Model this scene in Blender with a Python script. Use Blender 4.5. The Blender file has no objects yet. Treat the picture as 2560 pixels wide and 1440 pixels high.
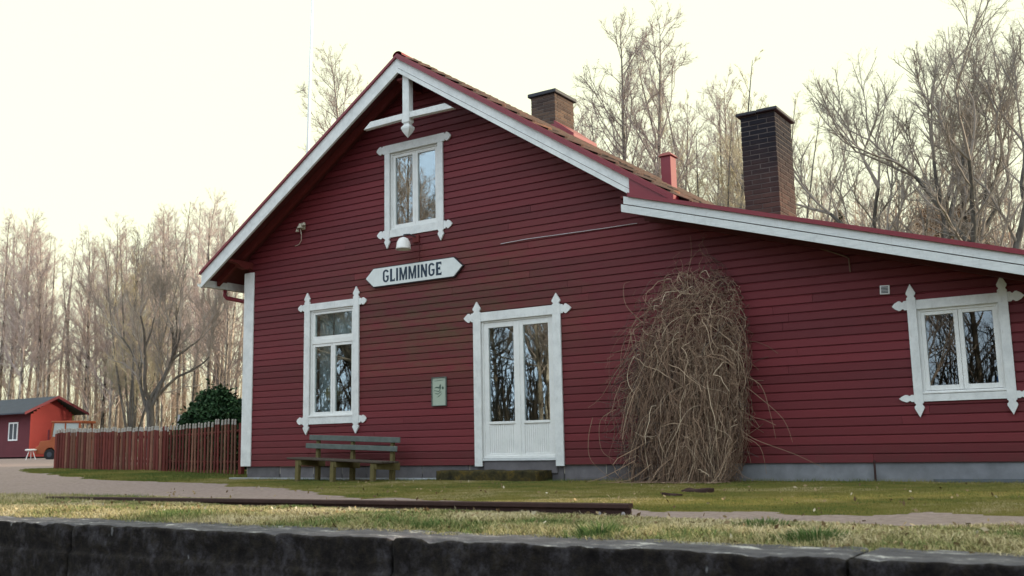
import bpy, bmesh, math, random
import numpy as np
from mathutils import Matrix, Vector
from mathutils.geometry import tessellate_polygon

random.seed(7)
rng = np.random.default_rng(11)
S = bpy.context.scene
COL = S.collection

# ------------------------------------------------------------------ camera
F = 2500.0
R_ = Vector((0.83404949, 0.55133448, -0.01979234))
U_ = Vector((0.10148069, -0.118057, 0.98780778))
W_ = Vector((-0.54227586, 0.82588912, 0.15441519))
CAM = Vector((14.5, -13.0, 0.545))
cd = bpy.data.cameras.new('camera'); cam = bpy.data.objects.new('camera', cd); COL.objects.link(cam)
m3 = Matrix((R_, U_, -W_)).transposed()
cam.matrix_world = Matrix.Translation(CAM) @ m3.to_4x4()
cd.sensor_width = 36.0; cd.lens = 36.0 * F / 2560.0
cd.dof.use_dof = True; cd.dof.focus_distance = 15.5; cd.dof.aperture_fstop = 3.0
cd.clip_start = 0.1; cd.clip_end = 3000
S.camera = cam

# ------------------------------------------------------------------ light
SUN_EL, SUN_AZ = 16.0, 55.0            # azimuth clockwise from +Y
world = bpy.data.worlds.new('World'); S.world = world; world.use_nodes = True
wn = world.node_tree; wn.nodes.clear()
wo = wn.nodes.new('ShaderNodeOutputWorld'); bg = wn.nodes.new('ShaderNodeBackground')
sky = wn.nodes.new('ShaderNodeTexSky'); sky.sky_type = 'NISHITA'; sky.sun_disc = False
sky.sun_elevation = math.radians(SUN_EL); sky.sun_rotation = math.radians(SUN_AZ)
sky.air_density = 1.0; sky.dust_density = 3.0; sky.ozone_density = 0.6
# thin high cloud veil over the whole sky
veil = wn.nodes.new('ShaderNodeMixRGB'); veil.blend_type = 'MIX'; veil.inputs[0].default_value = 0.93
wtc = wn.nodes.new('ShaderNodeTexCoord'); wdp = wn.nodes.new('ShaderNodeVectorMath'); wdp.operation = 'DOT_PRODUCT'
wdp.inputs[1].default_value = (0.0, 0.99, 0.0)          # side of the low sun: the veil is warmer there, cooler opposite
wmr = wn.nodes.new('ShaderNodeMapRange'); wmr.inputs['From Min'].default_value = -0.9; wmr.inputs['From Max'].default_value = 0.3; wmr.interpolation_type = 'SMOOTHSTEP'
wvc = wn.nodes.new('ShaderNodeMixRGB'); wvc.inputs[1].default_value = (7.6, 8.9, 10.2, 1); wvc.inputs[2].default_value = (5.9, 6.1, 4.35, 1)
wn.links.new(wtc.outputs['Generated'], wdp.inputs[0]); wn.links.new(wdp.outputs['Value'], wmr.inputs['Value']); wn.links.new(wmr.outputs[0], wvc.inputs[0])
wn.links.new(wvc.outputs[0], veil.inputs[2])
wn.links.new(sky.outputs[0], veil.inputs[1]); wn.links.new(veil.outputs[0], bg.inputs[0])
bg.inputs[1].default_value = 0.1
wn.links.new(bg.outputs[0], wo.inputs[0])
sl = bpy.data.lights.new('sun', 'SUN'); sl.energy = 2.8; sl.angle = math.radians(2.0); sl.color = (1.0, 0.83, 0.62)
so = bpy.data.objects.new('sun', sl); COL.objects.link(so)
sd = Vector((math.sin(math.radians(SUN_AZ)) * math.cos(math.radians(SUN_EL)),
             math.cos(math.radians(SUN_AZ)) * math.cos(math.radians(SUN_EL)), math.sin(math.radians(SUN_EL))))
so.rotation_euler = sd.to_track_quat('Z', 'Y').to_euler()
S.view_settings.view_transform = 'Standard'; S.view_settings.look = 'None'
S.view_settings.exposure = 1.12; S.view_settings.gamma = 1.0
S.view_settings.use_curve_mapping = False
S.cycles.max_bounces = 6; S.cycles.transparent_max_bounces = 12

# ------------------------------------------------------------------ helpers
def hsh(i, j, k, s):
    n = (i * 374761393 + j * 668265263 + k * 2147483647 + s * 1274126177) & 0xffffffff
    n = ((n ^ (n >> 13)) * 1274126177) & 0xffffffff
    return ((n ^ (n >> 16)) & 0xffff) / 65535.0

def vnoise(p, scale, seed=0):
    q = np.asarray(p, float) * scale
    if q.shape[-1] == 2: q = np.concatenate([q, np.zeros(q.shape[:-1] + (1,))], -1)
    i = np.floor(q).astype(np.int64); f = q - i; f = f * f * (3 - 2 * f)
    r = 0
    for dx in (0, 1):
        for dy in (0, 1):
            for dz in (0, 1):
                w = (f[..., 0] if dx else 1 - f[..., 0]) * (f[..., 1] if dy else 1 - f[..., 1]) * (f[..., 2] if dz else 1 - f[..., 2])
                r = r + w * hsh(i[..., 0] + dx, i[..., 1] + dy, i[..., 2] + dz, seed)
    return r

def fbm(p, scale, oct=4, seed=0):
    a, t, r = 1.0, 0.0, 0
    for o in range(oct):
        r = r + a * vnoise(p, scale * 2 ** o, seed + o); t += a; a *= 0.5
    return r / t

def setp(o, label=None, cat=None, group=None, kind=None):
    if label: o['label'] = label
    if cat: o['category'] = cat
    if group: o['group'] = group
    if kind: o['kind'] = kind
    return o

def link(name, me, mat=None, parent=None, loc=None, **kw):
    if mat is not None and len(me.materials) == 0: me.materials.append(mat)
    o = bpy.data.objects.new(name, me); COL.objects.link(o)
    if parent: o.parent = parent
    if loc is not None: o.location = loc
    return setp(o, **kw)

def thing(name, label, cat, loc=(0, 0, 0), group=None, rz=0):
    o = bpy.data.objects.new(name, None); COL.objects.link(o); o.empty_display_size = 0.2
    o.location = loc; o.rotation_euler = (0, 0, rz)
    return setp(o, label, cat, group)

class MB:
    def __init__(s): s.v = []; s.f = []; s.m = []
    def add(s, vs, fs, mi=0):
        n = len(s.v); s.v += [tuple(v) for v in vs]
        for f in fs: s.f.append(tuple(i + n for i in f)); s.m.append(mi)
        return s
    def box(s, x0, x1, y0, y1, z0, z1, mi=0):
        v = [(x0, y0, z0), (x1, y0, z0), (x1, y1, z0), (x0, y1, z0), (x0, y0, z1), (x1, y0, z1), (x1, y1, z1), (x0, y1, z1)]
        return s.add(v, [(0, 3, 2, 1), (4, 5, 6, 7), (0, 1, 5, 4), (1, 2, 6, 5), (2, 3, 7, 6), (3, 0, 4, 7)], mi)
    def prism_y(s, poly, y0, y1, mi=0):
        """poly: (x,z) counter-clockwise seen from -y"""
        n = len(poly)
        v = [(x, y0, z) for x, z in poly] + [(x, y1, z) for x, z in poly]
        fs = [(i, (i + 1) % n, n + (i + 1) % n, n + i) for i in range(n)]
        s.add(v, [f[::-1] for f in fs], mi)
        tri = tessellate_polygon([[Vector((x, z, 0)) for x, z in poly]])
        for t in tri:
            a, b, c = [poly[i] for i in t]
            ccw = (b[0] - a[0]) * (c[1] - a[1]) - (b[1] - a[1]) * (c[0] - a[0]) > 0
            t = tuple(t) if ccw else tuple(t)[::-1]
            k = len(s.v) - 2 * n
            s.f.append(tuple(k + i for i in t)); s.m.append(mi)
            s.f.append(tuple(k + n + i for i in t[::-1])); s.m.append(mi)
        return s
    def prism_x(s, poly, x0, x1, mi=0):
        """poly: (y,z)"""
        n = len(poly)
        v = [(x0, y, z) for y, z in poly] + [(x1, y, z) for y, z in poly]
        s.add(v, [(i, (i + 1) % n, n + (i + 1) % n, n + i) for i in range(n)] + [tuple(range(n))[::-1], tuple(range(n, 2 * n))], mi)
        return s
    def tube(s, pts, r, n=8, mi=0, cap=True):
        pts = [Vector(p) for p in pts]; rr = r if isinstance(r, (list, tuple)) else [r] * len(pts)
        k0 = len(s.v); prev = None
        for i, p in enumerate(pts):
            t = (pts[min(i + 1, len(pts) - 1)] - pts[max(i - 1, 0)]).normalized()
            a = prev if prev is not None else (Vector((0, 0, 1)) if abs(t.z) < 0.9 else Vector((1, 0, 0)))
            u = (a - t * a.dot(t)).normalized(); w = t.cross(u); prev = u
            for j in range(n):
                an = 2 * math.pi * j / n
                s.v.append(tuple(p + (u * math.cos(an) + w * math.sin(an)) * rr[i]))
        for i in range(len(pts) - 1):
            for j in range(n):
                a = k0 + i * n + j; b = k0 + i * n + (j + 1) % n
                s.f.append((a, b, b + n, a + n)); s.m.append(mi)
        if cap:
            s.f.append(tuple(range(k0, k0 + n))[::-1]); s.m.append(mi)
            e = k0 + (len(pts) - 1) * n
            s.f.append(tuple(range(e, e + n))); s.m.append(mi)
        return s
    def lathe(s, prof, c, n=16, mi=0):
        k0 = len(s.v)
        for r, z in prof:
            for j in range(n):
                a = 2 * math.pi * j / n
                s.v.append((c[0] + r * math.cos(a), c[1] + r * math.sin(a), c[2] + z))
        for i in range(len(prof) - 1):
            for j in range(n):
                a = k0 + i * n + j; b = k0 + i * n + (j + 1) % n
                s.f.append((a, b, b + n, a + n)); s.m.append(mi)
        return s
    def mesh(s, name, mats=None, smooth=False, bevel=0):
        me = bpy.data.meshes.new(name); me.from_pydata(s.v, [], s.f); me.update()
        if mats:
            for m in (mats if isinstance(mats, (list, tuple)) else [mats]): me.materials.append(m)
        if any(s.m): me.polygons.foreach_set('material_index', s.m)
        if smooth: me.polygons.foreach_set('use_smooth', [True] * len(me.polygons))
        if bevel:
            bm = bmesh.new(); bm.from_mesh(me)
            bmesh.ops.bevel(bm, geom=[e for e in bm.edges if len(e.link_faces) == 2 and e.calc_face_angle(0) > 0.6], offset=bevel, segments=1, affect='EDGES', clamp_overlap=True)
            bm.to_mesh(me); bm.free()
        return me
    def obj(s, name, mats=None, parent=None, loc=None, smooth=False, bevel=0, **kw):
        return link(name, s.mesh(name, mats, smooth, bevel), None, parent, loc, **kw)

def np_mesh(name, V, Fq, mat=None, smooth=False, tone=None, npf=None):
    """fast mesh; Fq (n,k) faces all of k corners"""
    me = bpy.data.meshes.new(name); V = np.ascontiguousarray(V, np.float32).reshape(-1, 3); Fq = np.ascontiguousarray(Fq, np.int32)
    k = Fq.shape[1]
    me.vertices.add(len(V)); me.vertices.foreach_set('co', V.ravel())
    me.loops.add(Fq.size); me.loops.foreach_set('vertex_index', Fq.ravel())
    me.polygons.add(len(Fq)); me.polygons.foreach_set('loop_start', np.arange(0, Fq.size, k, dtype=np.int32))
    me.polygons.foreach_set('loop_total', np.full(len(Fq), k, np.int32))
    if smooth: me.polygons.foreach_set('use_smooth', np.ones(len(Fq), bool))
    me.update(calc_edges=True)
    if tone is not None:
        a = me.attributes.new('tone', 'FLOAT', 'POINT'); a.data.foreach_set('value', np.ascontiguousarray(tone, np.float32))
    if mat: me.materials.append(mat)
    return me

# ------------------------------------------------------------------ materials
class NT:
    def __init__(s, name):
        s.m = bpy.data.materials.new(name); s.m.use_nodes = True
        s.t = s.m.node_tree; s.b = s.t.nodes['Principled BSDF']; s.o = s.t.nodes['Material Output']
    def n(s, typ, **kw):
        x = s.t.nodes.new(typ)
        for k, v in kw.items(): setattr(x, k, v)
        return x
    def l(s, a, b): s.t.links.new(a, b)
    def pos(s, sc=(1, 1, 1), obj=False):
        if obj: src = s.n('ShaderNodeTexCoord').outputs['Object']
        else: src = s.n('ShaderNodeNewGeometry').outputs['Position']
        mp = s.n('ShaderNodeMapping'); mp.inputs['Scale'].default_value = sc
        s.l(src, mp.inputs[0]); return mp.outputs[0]
    def noise(s, scale, vec=None, detail=5, rough=0.6):
        x = s.n('ShaderNodeTexNoise'); x.inputs['Scale'].default_value = scale; x.inputs['Detail'].default_value = detail
        x.inputs['Roughness'].default_value = rough
        s.l(vec if vec is not None else s.pos(), x.inputs['Vector']); return x.outputs['Fac']
    def ramp(s, fac, stops):
        x = s.n('ShaderNodeValToRGB'); cr = x.color_ramp
        while len(cr.elements) < len(stops): cr.elements.new(0.5)
        for e, (p, c) in zip(cr.elements, stops):
            e.position = p; e.color = (c[0], c[1], c[2], 1) if hasattr(c, '__len__') else (c, c, c, 1)
        s.l(fac, x.inputs[0]); return x.outputs[0]
    def mix(s, fac, a, b, mode='MIX'):
        x = s.n('ShaderNodeMixRGB', blend_type=mode)
        for i, v in zip((0, 1, 2), (fac, a, b)):
            if hasattr(v, 'is_linked') or hasattr(v, 'links'): s.l(v, x.inputs[i])
            elif i == 0: x.inputs[0].default_value = v
            else: x.inputs[i].default_value = (v[0], v[1], v[2], 1)
        return x.outputs[0]
    def math(s, op, a, b=0.0, clamp=False):
        x = s.n('ShaderNodeMath', operation=op); x.use_clamp = clamp
        for i, v in zip((0, 1), (a, b)):
            if hasattr(v, 'links'): s.l(v, x.inputs[i])
            else: x.inputs[i].default_value = v
        return x.outputs[0]
    def rnd(s): return s.n('ShaderNodeObjectInfo').outputs['Random']
    def bump(s, h, strength=0.3, dist=0.01):
        x = s.n('ShaderNodeBump'); x.inputs['Strength'].default_value = strength; x.inputs['Distance'].default_value = dist
        s.l(h, x.inputs['Height']); s.l(x.outputs[0], s.b.inputs['Normal'])
    def done(s, col=None, rough=0.7, spec=0.3, metal=0.0):
        if col is not None:
            if hasattr(col, 'links'): s.l(col, s.b.inputs['Base Color'])
            else: s.b.inputs['Base Color'].default_value = (*col, 1)
        if hasattr(rough, 'links'): s.l(rough, s.b.inputs['Roughness'])
        else: s.b.inputs['Roughness'].default_value = rough
        s.b.inputs['Specular IOR Level'].default_value = spec; s.b.inputs['Metallic'].default_value = metal
        return s.m

def simple(name, c, rough=0.7, var=0.25, scale=8, bump=0.15, spec=0.3, metal=0, rnd=0.0, bd=0.004):
    t = NT(name); f = t.noise(scale)
    col = t.mix(f, [x * (1 - var) for x in c], [min(1, x * (1 + var)) for x in c])
    if rnd:
        g = t.math('ADD', t.math('MULTIPLY', t.rnd(), 2 * rnd), 1 - rnd)
        col = t.mix(1.0, col, g, 'MULTIPLY')
    if bump: t.bump(t.noise(scale * 6, detail=6), bump, bd)
    return t.done(col, rough, spec, metal)

def m_red(name='red_paint', base=(0.142, 0.0185, 0.0240)):
    t = NT(name)
    big = t.noise(0.9, t.pos((0.6, 1, 1.0)), 4)
    grain = t.noise(5, t.pos((1.2, 8, 40)), 6, 0.7)
    fine = t.noise(60, t.pos((0.5, 3, 3)), 4)
    c = t.mix(grain, [x * 0.75 for x in base], [x * 1.25 for x in base])
    # olive algae film on the middle of the wall, sooner between the sign and the door
    zf = t.n('ShaderNodeSeparateXYZ'); t.l(t.pos(), zf.inputs[0])
    band = t.math('SUBTRACT', 1.0, t.math('MULTIPLY', t.math('ABSOLUTE', t.math('SUBTRACT', zf.outputs['Z'], 2.7)), 0.62), True)
    side = t.math('SUBTRACT', 1.0, t.math('MULTIPLY', t.math('ABSOLUTE', t.math('SUBTRACT', zf.outputs['X'], 4.6)), 0.26), True)
    al = t.ramp(t.noise(2.6, t.pos((0.8, 1, 2.2)), 6, 0.7), [(0.36, 0.0), (0.66, 1.0)])
    k = t.math('MULTIPLY', t.math('MULTIPLY', t.math('MULTIPLY', band, side), al), 1.25, True)
    c = t.mix(k, c, (0.095, 0.056, 0.026))
    c = t.mix(t.math('MULTIPLY', t.ramp(big, [(0.4, 0.0), (0.7, 1.0)]), 0.35), c, (0.115, 0.023, 0.033))
    low = t.math('SUBTRACT', 1.0, t.math('MULTIPLY', zf.outputs['Z'], 1.5), True)
    c = t.mix(t.math('MULTIPLY', t.math('MULTIPLY', low, t.ramp(t.noise(5, t.pos((1, 1, .6)), 6, .75), [(0.35, 0.0), (0.65, 1.0)])), .5), c, (0.075, 0.035, 0.026))
    g = t.math('ADD', t.math('MULTIPLY', t.rnd(), 0.36), 0.80)
    c = t.mix(1.0, c, g, 'MULTIPLY')
    ch = t.ramp(fine, [(0.78, 0.0), (0.8, 0.5)])
    c = t.mix(t.math('MULTIPLY', ch, 0.25), c, (0.3, 0.2, 0.2))
    t.bump(grain, 0.25, 0.004)
    return t.done(c, 0.62, 0.35)

def m_white(name, base=(0.74, 0.75, 0.74), wear=0.3, grey=(0.30, 0.32, 0.33), sc=(1.5, 8, 1.5)):
    t = NT(name)
    w = t.ramp(t.noise(3.0, t.pos(sc), 7, 0.72), [(0.42, 0.0), (0.75, 1.0)])
    c = t.mix(t.math('MULTIPLY', w, wear), base, grey)
    d = t.ramp(t.noise(24, t.pos((1, 1, .35)), 6, 0.8), [(0.52, 0.0), (0.68, 1.0)])
    c = t.mix(t.math('MULTIPLY', d, wear * 0.6), c, (0.36, 0.34, 0.30))
    t.bump(t.noise(30, t.pos((1, 1, 1)), 5), 0.12, 0.003)
    return t.done(c, 0.55, 0.35)

M = {}
M['red'] = m_red()
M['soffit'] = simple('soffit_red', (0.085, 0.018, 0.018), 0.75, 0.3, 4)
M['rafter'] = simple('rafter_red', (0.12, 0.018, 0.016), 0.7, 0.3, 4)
M['white'] = m_white('white_paint', wear=.42)
M['white_old'] = m_white('weathered_white_paint', (0.66, 0.68, 0.68), 0.5, (0.34, 0.37, 0.38), (1.6, 3, 9))
M['sheet'] = simple('red_sheet_metal', (0.20, 0.016, 0.028), 0.42, 0.12, 3, 0.05, 0.5)
M['sash'] = m_white('sash_paint', (0.78, 0.78, 0.76), 0.22)
M['dark'] = simple('gap_shade', (0.012, 0.010, 0.012), 0.9, 0.2, 4)
M['interior'] = simple('interior_plaster', (0.32, 0.29, 0.25), 0.9, 0.1, 2, 0)
M['curtain'] = simple('curtain_cloth', (0.62, 0.66, 0.68), 0.9, 0.1, 14)
M['black_cap'] = simple('tarred_cap', (0.035, 0.036, 0.045), 0.6, 0.5, 6, 0.3)
M['navy'] = simple('navy_letters', (0.018, 0.035, 0.060), 0.5, 0.2, 30, 0)
M['sign_edge'] = simple('dark_sign_edge', (0.03, 0.02, 0.025), 0.6)
M['lamp_glass'] = simple('opal_glass', (0.78, 0.76, 0.74), 0.25, 0.04, 5, 0, 0.5)
M['porcelain'] = simple('porcelain', (0.50, 0.45, 0.36), 0.4, 0.2, 20)
M['wire'] = simple('pale_wire', (0.55, 0.5, 0.52), 0.6, 0.1, 20, 0)
M['brown_wire'] = simple('brown_wire', (0.20, 0.13, 0.10), 0.6, 0.1, 20, 0)
M['conc'] = simple('grey_concrete', (0.20, 0.205, 0.22), 0.92, 0.6, 3.5, 0.4, 0.2)
M['stone'] = simple('plinth_stone', (0.13, 0.12, 0.125), 0.92, 0.5, 5, 0.5, 0.2, rnd=0.25)
M['sill_stone'] = simple('pale_ledge', (0.30, 0.31, 0.33), 0.9, 0.35, 6, 0.4)
M['rust'] = simple('rusty_steel', (0.045, 0.022, 0.020), 0.8, 0.6, 12, 0.4, 0.3)
M['galv'] = simple('dark_plate', (0.07, 0.08, 0.09), 0.7, 0.3, 10)
M['bench_grey'] = simple('weathered_grey_green_board', (0.115, 0.135, 0.125), 0.85, 0.45, 9, 0.4, 0.2)
M['bench_moss'] = simple('mossy_post', (0.14, 0.115, 0.05), 0.9, 0.5, 10, 0.5, 0.2)
M['bench_seat'] = simple('dark_seat_plank', (0.07, 0.055, 0.045), 0.9, 0.4, 10, 0.4, 0.2)
M['felt'] = simple('roofing_felt', (0.065, 0.072, 0.090), 0.85, 0.25, 2, 0.2)
M['shed_red_lit'] = simple('shed_red_lit', (0.21, 0.022, 0.020), 0.75, 0.2, 1.5, 0.2)  # shed red of the sunny gable, sunlight put into the colour
M['shed_dark'] = simple('shed_red_shaded', (0.12, 0.022, 0.030), 0.75, 0.2, 1.5, 0.2)  # the same shed red for the long wall, shade put into the colour
M['orange'] = simple('orange_paint', (0.33, 0.085, 0.03), 0.55, 0.3, 2, 0.1, 0.4)
M['rubber'] = simple('black_rubber', (0.02, 0.02, 0.022), 0.8)
M['truckglass'] = simple('pale_plastic_window', (0.40, 0.44, 0.43), 0.4, 0.15, 3, 0, 0.5)
M['bright'] = simple('white_plastic', (0.8, 0.8, 0.78), 0.4, 0.03, 3, 0)
M['yellow'] = simple('yellow_wall', (0.42, 0.30, 0.08), 0.8, 0.1, 2)
M['brownroof'] = simple('brown_roof', (0.14, 0.085, 0.065), 0.85, 0.2, 2)
M['blue'] = simple('blue_plastic', (0.05, 0.15, 0.42), 0.4)
M['shade_cloth'] = simple('parchment_shade', (0.50, 0.42, 0.24), 0.8, 0.1, 6)
M['chimbreast'] = simple('dark_furniture', (0.06, 0.035, 0.02), 0.7)

def m_brick(name, a, b, soot, ztop):
    t = NT(name)
    r = t.rnd(); c = t.mix(r, a, b)
    c = t.mix(t.math('MULTIPLY', t.noise(12, None, 5), 0.5), c, (0.05, 0.035, 0.03))
    z = t.n('ShaderNodeSeparateXYZ'); t.l(t.pos(), z.inputs[0])
    k = t.math('MULTIPLY', t.math('SUBTRACT', z.outputs['Z'], ztop), 0.95, True)
    k = t.math('MULTIPLY', t.math('ADD', k, t.math('MULTIPLY', t.math('SUBTRACT', t.noise(3), 0.5), 0.8), True), soot, True)
    c = t.mix(k, c, (0.016, 0.016, 0.022))
    t.bump(t.noise(60, None, 6), 0.5, 0.004)
    return t.done(c, 0.9, 0.15)
M['brick_tall'] = m_brick('tall_chimney_brick', (0.060, 0.036, 0.034), (0.11, 0.062, 0.052), 0.98, 3.9)
M['brick_small'] = m_brick('ridge_chimney_brick', (0.085, 0.058, 0.050), (0.16, 0.105, 0.078), 0.6, 7.4)
M['mortar'] = simple('lime_mortar', (0.13, 0.11, 0.10), 0.95, 0.5, 9, 0.3, 0.1)
M['mortar_dark'] = simple('sooty_mortar', (0.10, 0.085, 0.08), 0.95, 0.7, 5, 0.3, 0.1)

def m_tile():
    t = NT('clay_tile')
    c = t.ramp(t.rnd(), [(0.0, (0.10, 0.055, 0.048)), (0.35, (0.15, 0.08, 0.066)), (0.7, (0.085, 0.06, 0.054)), (0.90, (0.13, 0.075, 0.062)), (1.0, (0.40, 0.17, 0.10))])
    moss = t.ramp(t.noise(5, None, 6, 0.7), [(0.36, 0.0), (0.55, 1.0)])
    c = t.mix(t.math('MULTIPLY', moss, 0.6), c, (0.07, 0.056, 0.045))
    t.bump(t.noise(40), 0.4, 0.005)
    return t.done(c, 0.85, 0.2)
M['tile'] = m_tile()

def m_glass():
    t = NT('window_glass'); t.t.nodes.remove(t.b)
    gl = t.n('ShaderNodeBsdfGlossy'); gl.inputs['Roughness'].default_value = 0.005; gl.inputs['Color'].default_value = (0.92, 0.96, 1.0, 1)
    tr = t.n('ShaderNodeBsdfTransparent'); tr.inputs['Color'].default_value = (0.80, 0.86, 0.86, 1)
    fr = t.n('ShaderNodeFresnel'); fr.inputs['IOR'].default_value = 2.1
    bp = t.n('ShaderNodeBump'); bp.inputs['Strength'].default_value = 0.05; bp.inputs['Distance'].default_value = 0.004
    t.l(t.noise(2.5, None, 2), bp.inputs['Height']); t.l(bp.outputs[0], gl.inputs['Normal'])
    mx = t.n('ShaderNodeMixShader'); t.l(t.math('ADD', t.math('MULTIPLY', fr.outputs[0], 0.5), 0.025, True), mx.inputs[0])
    t.l(tr.outputs[0], mx.inputs[1]); t.l(gl.outputs[0], mx.inputs[2]); t.l(mx.outputs[0], t.o.inputs['Surface'])
    return t.m
M['glass'] = m_glass()

def m_tone(name, stops, rough=0.85, extra=None, trans=0.0):
    t = NT(name); a = t.n('ShaderNodeAttribute'); a.attribute_name = 'tone'
    c = t.ramp(a.outputs['Fac'], stops)
    return t.done(c, rough, 0.15)
M['grass'] = m_tone('grass_blades', [(0.0, (0.05, 0.11, 0.03)), (0.25, (0.13, 0.18, 0.06)), (0.5, (0.27, 0.26, 0.11)), (0.78, (0.42, 0.35, 0.19)), (1.0, (0.55, 0.47, 0.31))])
M['lawn_blade'] = m_tone('lawn_blades', [(0.0, (0.08, 0.115, 0.03)), (0.4, (0.17, 0.165, 0.045)), (0.75, (0.26, 0.22, 0.08)), (1.0, (0.38, 0.31, 0.17))])
M['vine'] = m_tone('dry_vine_stems', [(0.0, (0.085, 0.070, 0.066)), (0.35, (0.22, 0.14, 0.10)), (0.7, (0.36, 0.245, 0.17)), (1.0, (0.52, 0.41, 0.30))])
M['bushleaf'] = m_tone('evergreen_leaves', [(0.0, (0.008, 0.022, 0.010)), (0.6, (0.018, 0.050, 0.018)), (1.0, (0.045, 0.10, 0.04))], 0.6)
M['beechleaf'] = m_tone('withered_leaves', [(0.0, (0.12, 0.06, 0.03)), (1.0, (0.30, 0.17, 0.09))])
M['pineleaf'] = m_tone('pine_needles', [(0.0, (0.03, 0.045, 0.02)), (1.0, (0.09, 0.10, 0.045))])
M['leaf'] = m_tone('fallen_leaves', [(0.0, (0.10, 0.06, 0.03)), (0.8, (0.35, 0.26, 0.15)), (1.0, (0.55, 0.50, 0.40))])

def m_ground(kind):
    t = NT(kind)
    n1 = t.noise(1.3, None, 6, 0.65); n2 = t.noise(14, None, 6, 0.7); n3 = t.noise(70, None, 4, 0.7)
    if kind == 'gravel':
        c = t.ramp(n2, [(0.3, (0.22, 0.165, 0.16)), (0.55, (0.34, 0.262, 0.26)), (0.75, (0.44, 0.36, 0.35))])
        c = t.mix(t.math('MULTIPLY', t.ramp(n1, [(0.5, 0.0), (0.7, 1.0)]), 0.3), c, (0.24, 0.20, 0.15))
        c = t.mix(t.math('MULTIPLY', n3, 0.5), c, (0.14, 0.11, 0.10))
        t.bump(n3, 0.8, 0.01)
    elif kind == 'lawn':
        c = t.ramp(n1, [(0.3, (0.10, 0.115, 0.025)), (0.5, (0.17, 0.15, 0.035)), (0.7, (0.24, 0.18, 0.065))])
        c = t.mix(t.math('MULTIPLY', n2, 0.6), c, (0.07, 0.07, 0.02))
        t.bump(n3, 1.0, 0.02)
    elif kind == 'rough_grass_soil':
        c = t.ramp(n2, [(0.3, (0.07, 0.065, 0.03)), (0.55, (0.16, 0.14, 0.07)), (0.75, (0.24, 0.20, 0.11))])
        t.bump(n3, 1.0, 0.02)
    elif kind == 'track_bed':
        c = t.ramp(n2, [(0.3, (0.05, 0.05, 0.045)), (0.7, (0.16, 0.15, 0.13))])
        t.bump(n3, 1.0, 0.03)
    else:
        c = t.ramp(n1, [(0.3, (0.08, 0.085, 0.03)), (0.6, (0.15, 0.13, 0.06)), (0.8, (0.13, 0.09, 0.05))])
    return t.done(c, 0.95, 0.1)
for k in ('gravel', 'lawn', 'rough_grass_soil', 'track_bed', 'field'): M[k] = m_ground(k)

def m_platform():
    t = NT('platform_concrete_top')
    n1 = t.noise(3.2, t.pos((1, 2.4, 2)), 7, 0.75); n2 = t.noise(25, None, 6, 0.7)
    c = t.ramp(n1, [(0.32, (0.04, 0.04, 0.052)), (0.5, (0.085, 0.082, 0.10)), (0.58, (0.14, 0.135, 0.155)), (0.63, (0.50, 0.49, 0.50))])
    c = t.mix(t.math('MULTIPLY', t.ramp(n2, [(0.5, 0.0), (0.65, 1.0)]), 0.6), c, (0.12, 0.11, 0.12))
    t.bump(n2, 0.7, 0.01); top = t.done(c, 0.9, 0.2)
    t = NT('platform_concrete_face')
    n1 = t.noise(4.6, t.pos((1.1, 1, 0.9)), 9, 0.80); n2 = t.noise(18, None, 6, 0.75)
    c = t.ramp(n1, [(0.34, (0.006, 0.005, 0.006)), (0.50, (0.018, 0.015, 0.015)), (0.62, (0.06, 0.055, 0.062)), (0.74, (0.16, 0.155, 0.165))])
    c = t.mix(t.math('MULTIPLY', t.ramp(n2, [(0.48, 0.0), (0.64, 1.0)]), 0.5), c, (0.042, 0.034, 0.024))
    sp = t.ramp(t.noise(9, t.pos((1, 1, 0.6)), 3, 0.5), [(0.72, 0.0), (0.75, 1.0)])
    c = t.mix(t.math('MULTIPLY', sp, 0.6), c, (0.28, 0.28, 0.29))
    t.bump(n2, 0.9, 0.02); return top, t.done(c, 0.95, 0.15)
M['ptop'], M['pface'] = m_platform()

def m_bark(name, kind):
    t = NT(name)
    if kind == 'birch':
        v = t.pos((3, 3, 0.9), True); n = t.noise(1.6, v, 6, 0.8)
        c = t.ramp(n, [(0.40, (0.05, 0.04, 0.038)), (0.50, (0.36, 0.30, 0.25)), (0.62, (0.66, 0.58, 0.50))])
        g = t.math('ADD', t.math('MULTIPLY', t.rnd(), 0.75), 0.3)
        c = t.mix(1.0, c, g, 'MULTIPLY')
    else:
        v = t.pos((2, 2, 0.5), True)
        c = t.ramp(t.noise(2.0, v, 6, 0.8), [(0.35, (0.05, 0.044, 0.04)), (0.65, (0.16, 0.145, 0.13))])
    return t.done(c, 0.9, 0.15)
M['birch'] = m_bark('birch_bark', 'birch'); M['oak'] = m_bark('rough_bark', 'oak')
M['twig_b'] = simple('birch_twigs', (0.36, 0.29, 0.27), 0.8, 0.3, 0.5, 0, rnd=0.35)
M['twig_o'] = simple('bare_branches', (0.26, 0.225, 0.20), 0.8, 0.3, 0.5, 0, rnd=0.25)
M['twig_y'] = simple('budding_twigs', (0.38, 0.33, 0.23), 0.8, 0.3, 0.5, 0, rnd=0.2)

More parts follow.
